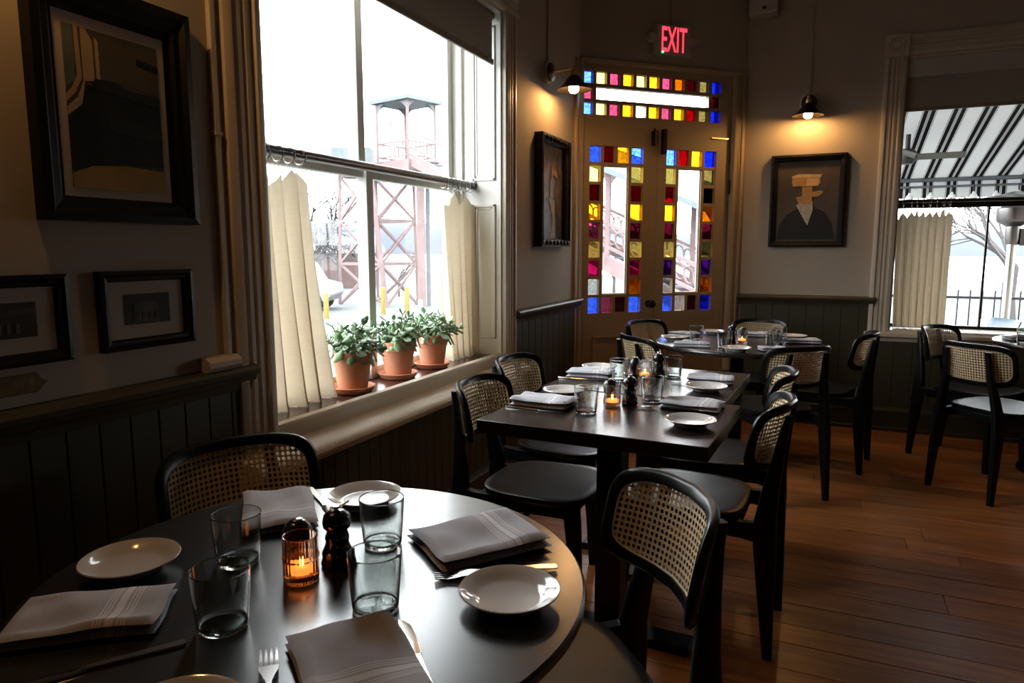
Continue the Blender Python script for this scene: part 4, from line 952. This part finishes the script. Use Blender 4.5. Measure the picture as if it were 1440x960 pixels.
# ------------------------------------------------------------------ outdoors
GZ = -.97
g = MB().box((-400, -200, GZ - .3), (400, 60, GZ)).build('ground', 'asphalt'); tag(g, 'pale grey parking lot outside the windows', 'ground', kind='structure')
rv = MB().box((-400, 60, GZ - 2.2), (400, 420, GZ - 1.5)).build('river', 'river'); tag(rv, 'bright pale river beyond the patio fence', 'river', kind='structure')
def hillf(u, v):
    x = -420 + 840 * u; h = 10 + 9 * math.sin(3.1 * u + 1) + 4 * math.sin(11 * u) + 2.5 * math.sin(27 * u + 1) + 1.2 * math.sin(61 * u)
    return (x, 415 + v * 60, GZ - 2.5 + (h + 4) * math.sin(math.pi * .5 * v))
hl = MB().grid(hillf, 120, 8).build('hills', 'hill', smooth=60); tag(hl, 'hazy blue hills across the river', 'hills', kind='structure')
pt = MB().box((-.3, 5.95, GZ), (6.5, 9.6, -.15)).build('patio', 'deck'); tag(pt, 'raised patio deck under the striped awning', 'patio', kind='structure')
mo = MB().grid(lambda u, v: (-16.6 + 5.5 * (u - .5) - 3, 14.4 + 6 * (v - .5) + .5, GZ - .02 + .95 * max(0, 1 - (2 * u - 1) ** 2) * max(0, 1 - (2 * v - 1) ** 2)), 24, 24).build('grass_mound', 'dry_grass', smooth=60); tag(mo, 'dry grass mound beside the parking lot', 'mound', kind='structure')
FWD = Vector((-math.sin(R(24)), math.cos(R(24)), 0)); RGT = Vector((math.cos(R(24)), math.sin(R(24)), 0))
# lattice tower: local x = right, y = away
TWP = FWD * 27.2 + RGT * (-192 * 27.2 / 988); TWP.z = GZ
tw = thing('lattice_tower', TWP, R(24), 'red steel lattice tower with roofed platform seen through the plant window', 'tower')
legs = [((-1.75, 1.3), (-1.6, 1.3)), ((.42, -.3), (-.1, 0)), ((1.45, 1.2), (1.35, 1.2)), ((-.5, 2.9), (-.4, 2.6))]
Zt = 5.2
def lp_(k, z): (a, b) = legs[k]; q = z / Zt; return Vector((a[0] + (b[0] - a[0]) * q, a[1] + (b[1] - a[1]) * q, z))
for k in range(4): MB().beam(lp_(k, 0), lp_(k, Zt), .17 if k == 1 else .11).build('leg', 'red_steel', tw)
lv = [0, 1.65, 3.35, 5.1]
for (a, b) in ((0, 1), (1, 2), (2, 3), (3, 0)):
    for i in range(3):
        MB().beam(lp_(a, lv[i]), lp_(b, lv[i + 1]), .06, .09).build('brace', 'red_steel', tw); MB().beam(lp_(b, lv[i]), lp_(a, lv[i + 1]), .06, .09).build('brace', 'red_steel', tw)
        MB().beam(lp_(a, lv[i + 1]), lp_(b, lv[i + 1]), .07, .1).build('girt', 'red_steel', tw)
MB().beam((1.75, .2, 0), (1.75, .2, 4.9), .28).build('pier', 'red_steel', tw)
MB().beam((2.0, .45, 0), (2.0, .45, 4.9), .16).build('pier', 'grey_steel', tw)
# deck + pavilion (square turned 45 degrees)
PC = Vector((1.12, .9, 0)); hd = 1.25
dk = [(PC.x + q * .96, PC.y + r * .96) for q, r in ((-1.15, 0), (.25, -1.1), (1.2, 0), (-.15, 1.1))]
MB().prism([(PC.x + (x - PC.x) * 1.1, PC.y + (yv - PC.y) * 1.1) for x, yv in dk], lambda x, yv, z: (x, yv, z), 5.2, 5.62).build('deck', 'red_steel', tw)
MB().prism([(PC.x + (x - PC.x) * .9, PC.y + (yv - PC.y) * .9) for x, yv in dk], lambda x, yv, z: (x, yv, z), 4.85, 5.2).build('deck_joists', 'grey_steel', tw)
for x, yv in dk:
    MB().beam((x, yv, 5.6), (x, yv, 7.95), .1).build('post', 'red_steel', tw)
for i in range(4):
    (x0, y0_), (x1, y1_) = dk[i], dk[(i + 1) % 4]
    for z in (5.78, 6.3): MB().beam((x0, y0_, z), (x1, y1_, z), .06).build('handrail', 'red_steel', tw)
    for k in range(1, 7): q = k / 7; MB().beam((x0 + (x1 - x0) * q, y0_ + (y1_ - y0_) * q, 5.7), (x0 + (x1 - x0) * q, y0_ + (y1_ - y0_) * q, 6.3), .035).build('baluster', 'red_steel', tw)
    # arched bracket panel
    dx, dy = x1 - x0, y1_ - y0_
    arc = [(0, 0), (1, 0), (1, -.62)] + [(1 - .5 * (1 - math.cos(a)) * 1.0, -.62 + .5 * math.sin(a)) for a in [R(12 * k) for k in range(1, 15)]] + [(0, -.62)]
    MB().prism(arc, lambda u, z, q, x0=x0, y0_=y0_, dx=dx, dy=dy: (x0 + dx * u + dy * q, y0_ + dy * u - dx * q, 7.95 + z), -.01, .01).build('arched_bracket', 'grey_steel', tw)
eav = [(PC.x + (x - PC.x) * 1.28, PC.y + (yv - PC.y) * 1.28) for x, yv in dk]
m = MB(); m.add([(x, yv, 7.92) for x, yv in eav] + [(PC.x, PC.y, 8.45)] + [(x, yv, 7.80) for x, yv in eav], [(0, 1, 4), (1, 2, 4), (2, 3, 4), (3, 0, 4), (5, 6, 7, 8), (0, 1, 6, 5), (1, 2, 7, 6), (2, 3, 8, 7), (3, 0, 5, 8)])
m.build('roof', 'pale_roof', tw)
MB().box((-1.75, .6, 5.25), (-.25, 1.6, 6.15)).build('cabin', 'pale_roof', tw)
for x in (-1.7, -.35, 1.0, .55): MB().beam((x, .9, 6.1), (x, .9, 7.6 if x < 0 else 7.2), .045).build('mast', 'grey_steel', tw)
# covered stairway descending towards the right
st = thing('covered_stairway', (0, 0, 0), 0, 'pink steel covered stairway descending past the glass doors', 'stairway')
A = TWP + RGT * 2.1 + FWD * .2; A.z = GZ + 5.55; Bp = RGT * 5.2 + FWD * 16.5; Bp.z = -.35
D = Bp - A; Dh = Vector((D.x, D.y, 0)).normalized(); Nn = Vector((Dh.y, -Dh.x, 0))
for sd in (-.7, .7):
    o_ = Nn * sd
    MB().beam(A + o_, Bp + o_, .1, .42).build('stringer', 'red_steel', st)
    for h in (.45, 1.05): MB().beam(A + o_ + Vector((0, 0, h)), Bp + o_ + Vector((0, 0, h)), .07, .08).build('handrail', 'red_steel', st)
    for k in range(2, 9):
        p = A + D * (k / 8) + o_; MB().beam(p, p + Vector((0, 0, 2.55)), .13).build('post', 'red_steel', st)
        if k < 8:
            for j in range(6):
                c = A + D * ((k + (j + .5) / 6) / 8) + o_ + Vector((0, 0, .75)); up = Vector((0, 0, 1)); dn = D.normalized()
                MB().tube([c + dn * .16 * math.cos(a) + up * .2 * math.sin(a) for a in [2 * math.pi * q / 12 for q in range(12)]], .025, 4, closed=True).build('scroll', 'red_steel', st)
            q0 = A + D * (k / 8) + o_ + Vector((0, 0, 2.55)); q1 = A + D * ((k + 1) / 8) + o_ + Vector((0, 0, 2.55)); mid = (q0 + q1) / 2
            arc = [q0 + Vector((0, 0, -.55))] + [q0 + (q1 - q0) * u + Vector((0, 0, -.06 - .5 * abs(2 * u - 1) ** 3)) for u in [i / 12 for i in range(1, 12)]] + [q1 + Vector((0, 0, -.55))]
            mm = MB(); mm.loft([[p + Nn * .02, p - Nn * .02, (q0 + (q1 - q0) * (i / 12)) - Nn * .02, (q0 + (q1 - q0) * (i / 12)) + Nn * .02] for i, p in enumerate(arc)]); mm.build('arch', 'red_steel', st)
A2 = A + D * .25
rf = [A2 + Nn * s + Vector((0, 0, 2.55)) for s in (-1.0, 1.0)] + [Bp + Nn * s + Vector((0, 0, 2.55)) for s in (1.0, -1.0)]
ridge = [A2 + Vector((0, 0, 2.95)), Bp + Vector((0, 0, 2.95))]
MB().add(rf + ridge + [p - Vector((0, 0, .14)) for p in rf], [(0, 4, 5, 3), (1, 2, 5, 4), (0, 1, 4), (2, 3, 5), (6, 7, 8, 9), (0, 6, 9, 3), (1, 7, 8, 2), (0, 1, 7, 6), (2, 3, 9, 8)]).build('roof', 'pale_roof', st)
for k in range(28):
    p = A + D * ((k + .5) / 28); M = Matrix.Translation(p) @ Matrix.Rotation(math.atan2(Dh.y, Dh.x), 4, 'Z'); MB().cbox((0, 0, .05), (.34, 1.4, .05), M).build('tread', 'grey_steel', st)
# bollards, van, shed, trees
for px, dpt, lab, mm_, h in ((456, 22.5, 'yellow bollard in front of the white van', 'bollard_yellow', .85), (537, 24, 'yellow bollard left of the lattice tower leg', 'bollard_yellow', .95), (571, 24, 'yellow bollard right of the lattice tower leg', 'bollard_yellow', .95), (590, 23.6, 'short white post by the tower pier', 'van_white', .55)):
    p = FWD * dpt + RGT * ((px - 720) * dpt / 988); p.z = GZ
    b = MB().lathe([(.085, 0), (.085, h - .06), (.07, h - .02), (.03, h), (.001, h)], 16).build('bollard', mm_, smooth=40); b.location = p; tag(b, lab, 'bollard', 'parking lot bollards')
p = FWD * 26 + RGT * (-312 * 26 / 988); p.z = GZ
van = thing('white_van', p, R(24), 'white van parked behind the left curtain', 'van')
MB().prism([(-2.2, .35), (1.5, .35), (1.75, .6), (1.7, .95), (1.15, 1.1), (.75, 1.75), (-2.1, 1.8), (-2.25, 1.2)], lambda x, z, q: (x, q, z), -.9, .9).build('body', 'van_white', van, bevel=.06)
MB().prism([(.3, 1.12), (1.0, 1.12), (.7, 1.65), (.3, 1.65)], lambda x, z, q: (x, q, z), -.915, -.895).build('side_window', 'van_glass', van)
MB().prism([(-.1, .85), (.75, .78), (1.1, .88), (.8, 1.0), (.0, .98)], lambda x, z, q: (x, q, z), -.92, -.9).build('stripe_mark', 'red_print', van)
for x in (-1.5, 1.0):
    for s in (-.85, .85): MB().lathe([(.001, -.1), (.33, -.1), (.36, -.05), (.36, .05), (.33, .1), (.001, .1)], 24, (x, s, .36), Matrix.Rotation(R(90), 3, 'X')).build('wheel', 'rubber', van, smooth=40)
p = FWD * 40 + RGT * (-270 * 40 / 988); p.z = GZ
shd = thing('long_shed', p, R(24), 'low reddish shed behind the bare trees', 'building')
MB().box((-9, 0, 0), (2.6, 4, 2.1)).build('wall', 'shed', shd)
MB().add([(-9.3, -.4, 2.0), (3, -.4, 2.0), (3, 4.4, 2.0), (-9.3, 4.4, 2.0), (-9.3, 2, 3.0), (3, 2, 3.0)], [(0, 1, 5, 4), (2, 3, 4, 5), (0, 4, 3), (1, 2, 5), (3, 2, 1, 0)]).build('roof', 'pale_roof', shd)
def bare_tree(seed, h):
    rnd = random.Random(seed); m = MB()
    def grow(p, d, L_, r, lev):
        q = p + d * L_; q2 = q + Vector((rnd.uniform(-.1, .1), rnd.uniform(-.1, .1), 0)) * L_ * .3
        m.tube([p, (p + q2) / 2 + Vector((rnd.uniform(-1, 1), rnd.uniform(-1, 1), 0)) * L_ * .05, q2], [r, r * .85, r * .68], 4 if lev < 3 else 3, cap=False)
        if lev >= 5: return
        for k in range(3 if lev < 4 else 2 + (rnd.random() < .5)):
            a = rnd.uniform(0, 2 * math.pi); t = rnd.uniform(.35, .85)
            u = d.orthogonal().normalized(); w = d.cross(u)
            nd_ = (d * math.cos(t) + (u * math.cos(a) + w * math.sin(a)) * math.sin(t) + Vector((0, 0, .12))).normalized()
            grow(q2 - d * L_ * rnd.uniform(0, .35), nd_, L_ * rnd.uniform(.62, .84), r * .62, lev + 1)
    grow(Vector((0, 0, 0)), Vector((0, 0, 1)), h * .27, h * .018, 0)
    return m
tm = bare_tree(5, 8.).build('crown', 'bark')
spots = [(448, 34, 1.0, 'bare tree behind the white van'), (474, 32.5, .7, 'bare tree behind the left tower leg'), (516, 37, .5, 'bare tree seen through the lattice braces'), (425, 30, .6, 'bare shrubby tree close to the left curtain'), (865, 30, .55, 'bare tree under the covered stairway'), (1432, 21, .8, 'bare tree beyond the patio heater'), (560, 33, .4, 'low bare bush at the foot of the tower')]
for i, (px, dpt, sc, lab) in enumerate(spots):
    p = FWD * dpt + RGT * ((px - 720) * dpt / 988); p.z = GZ
    t = thing('bare_tree', p, random.uniform(0, 6), lab, 'tree', 'bare winter trees outside')
    if i == 0: tm.parent = t; tm.scale = (sc,) * 3
    else: c = tm.copy(); COL.objects.link(c); c.parent = t; c.scale = (sc,) * 3
# awning over the patio
aw = thing('striped_awning', (.04, Y2, 0), 0, 'black and white striped awning over the patio', 'awning')
AX0, AX1 = -.2, 5.6; ay0, az0, ay1, az1 = .02, 2.66, 2.82, 2.0
MB().box((AX0, 0, 0), (AX1, .001, .001)).build('wall_bar', 'iron_black', aw)
MB().add([(AX0, ay0, az0), (AX1, ay0, az0), (AX1, ay1, az1), (AX0, ay1, az1)], [(0, 1, 2, 3)]).build('canopy', 'awning_stripe', aw, solid=.002)
MB().grid(lambda u, v: (AX0 + (AX1 - AX0) * u, ay1 + .006 * math.sin(60 * u), az1 - .2 * v), 120, 3).build('valance', 'awning_stripe', aw, solid=.002)
for yv, zz, r in ((ay1 - .03, az1 - .012, .022), (ay1 - .05, az1 - .085, .012), (.82, 2.42, .016)): MB().tube([(AX0, yv, zz), (AX1, yv, zz)], r, 8).build('frame_bar', 'grey_steel', aw, smooth=50)
for xv in (-.15, 2.6, 5.5): MB().tube([(xv, ay1 - .03, az1), (xv, ay1 - .03, -.15)], .025, 8).build('post', 'grey_steel', aw, smooth=50)
for i in range(8):
    b = thing('globe_light', (.78 + i * .19, 8.50, 1.80), 0, ORD[i] + ' white globe bulb from the left along the awning valance', 'light bulb', 'globe bulbs along the awning')
    MB().lathe([(.001, -.04), (.018, -.037), (.033, -.022), (.038, -.002), (.03, .02), (.014, .034), (.012, .05)], 16).build('globe', 'globe_white', b, smooth=60)
    MB().tube([(0, 0, .045), (0, 0, .12)], .008, 8).build('socket', 'iron_black', b, smooth=50)
fan = thing('ceiling_fan', (.62, 7.2, 2.07), 0, 'patio ceiling fan below the striped awning', 'fan')
MB().lathe([(.001, -.06), (.05, -.055), (.075, -.02), (.075, .04), (.05, .07), (.02, .08), (.02, .2), (.001, .2)], 24).build('motor', 'iron_black', fan, smooth=40)
for k in range(4): MB().box((.07, -.055, 0), (.44, .055, .008), Matrix.Rotation(R(-3 + 90 * k), 4, 'Z') @ Matrix.Rotation(R(-20), 4, 'X')).build('blade', 'fan_blade', fan, bevel=.003)
ht = thing('patio_heater', (1.53, 7.6, -.15), 0, 'steel patio heater standing under the awning', 'patio heater')
MB().lathe([(.23, 0), (.23, .02), (.2, .03), (.2, .72), (.19, .77), (.04, .78)], 32).build('tank_housing', 'steel', ht, smooth=40)
MB().tube([(0, 0, .77), (0, 0, 1.66)], .036, 16).build('pole', 'steel', ht, smooth=50)
MB().lathe([(.05, 1.46), (.06, 1.50), (.06, 1.62), (.13, 1.66), (.14, 1.69), (.14, 1.78), (.1, 1.80), (.001, 1.8)], 24).build('burner', 'dark_steel', ht, smooth=40)
MB().lathe([(.33, 1.84), (.30, 1.87), (.12, 1.90), (.03, 1.93), (.001, 1.93)], 40, cap=False).build('reflector', 'steel', ht, smooth=40)
MB().box((.05, -.05, 1.45), (.1, .05, 1.6)).build('valve', 'dark_steel', ht, bevel=.005)
pc = thing('patio_chair', (1.14, 6.95, -.15), R(200), 'grey moulded patio chair beyond the awning window', 'chair')
def shell(u, v):
    if v < .5: x = .2 - v * 2 * .4; z = .44 + .03 * (2 * u - 1) ** 2 - .02 * v
    else: q = (v - .5) * 2; x = -.2 - .16 * q; z = .43 + .40 * q
    return (x + .05 * (2 * u - 1) ** 2 * (1 if v > .5 else 0), (u - .5) * (.44 - .1 * max(0, v - .6)), z)
MB().grid(shell, 12, 16).build('shell', 'patio_grey', pc, smooth=60, solid=.012)
for sx_, sy_ in ((.17, .17), (.17, -.17), (-.17, .17), (-.17, -.17)): MB().tube([(sx_, sy_, .43), (sx_ * 1.25, sy_ * 1.15, 0)], .014, 8).build('leg', 'patio_grey', pc, smooth=50)
fe = thing('iron_fence', (-.3, 9.5, -.15), 0, 'black iron picket fence at the edge of the patio', 'fence')
for z in (.12, .85): MB().box((0, -.012, z), (6.6, .012, z + .03)).build('rail', 'iron_black', fe)
pk = MB().box((-.007, -.007, .05), (.007, .007, .95)).build('picket', 'iron_black', fe); pk.location = (.06, 0, 0)
for k in range(1, 55): c = pk.copy(); COL.objects.link(c); c.location = (.06 + k * .12, 0, 0)
for k in range(4): MB().box((k * 2.15 + .01, -.03, 0), (k * 2.15 + .07, .03, 1.05)).build('post', 'iron_black', fe)
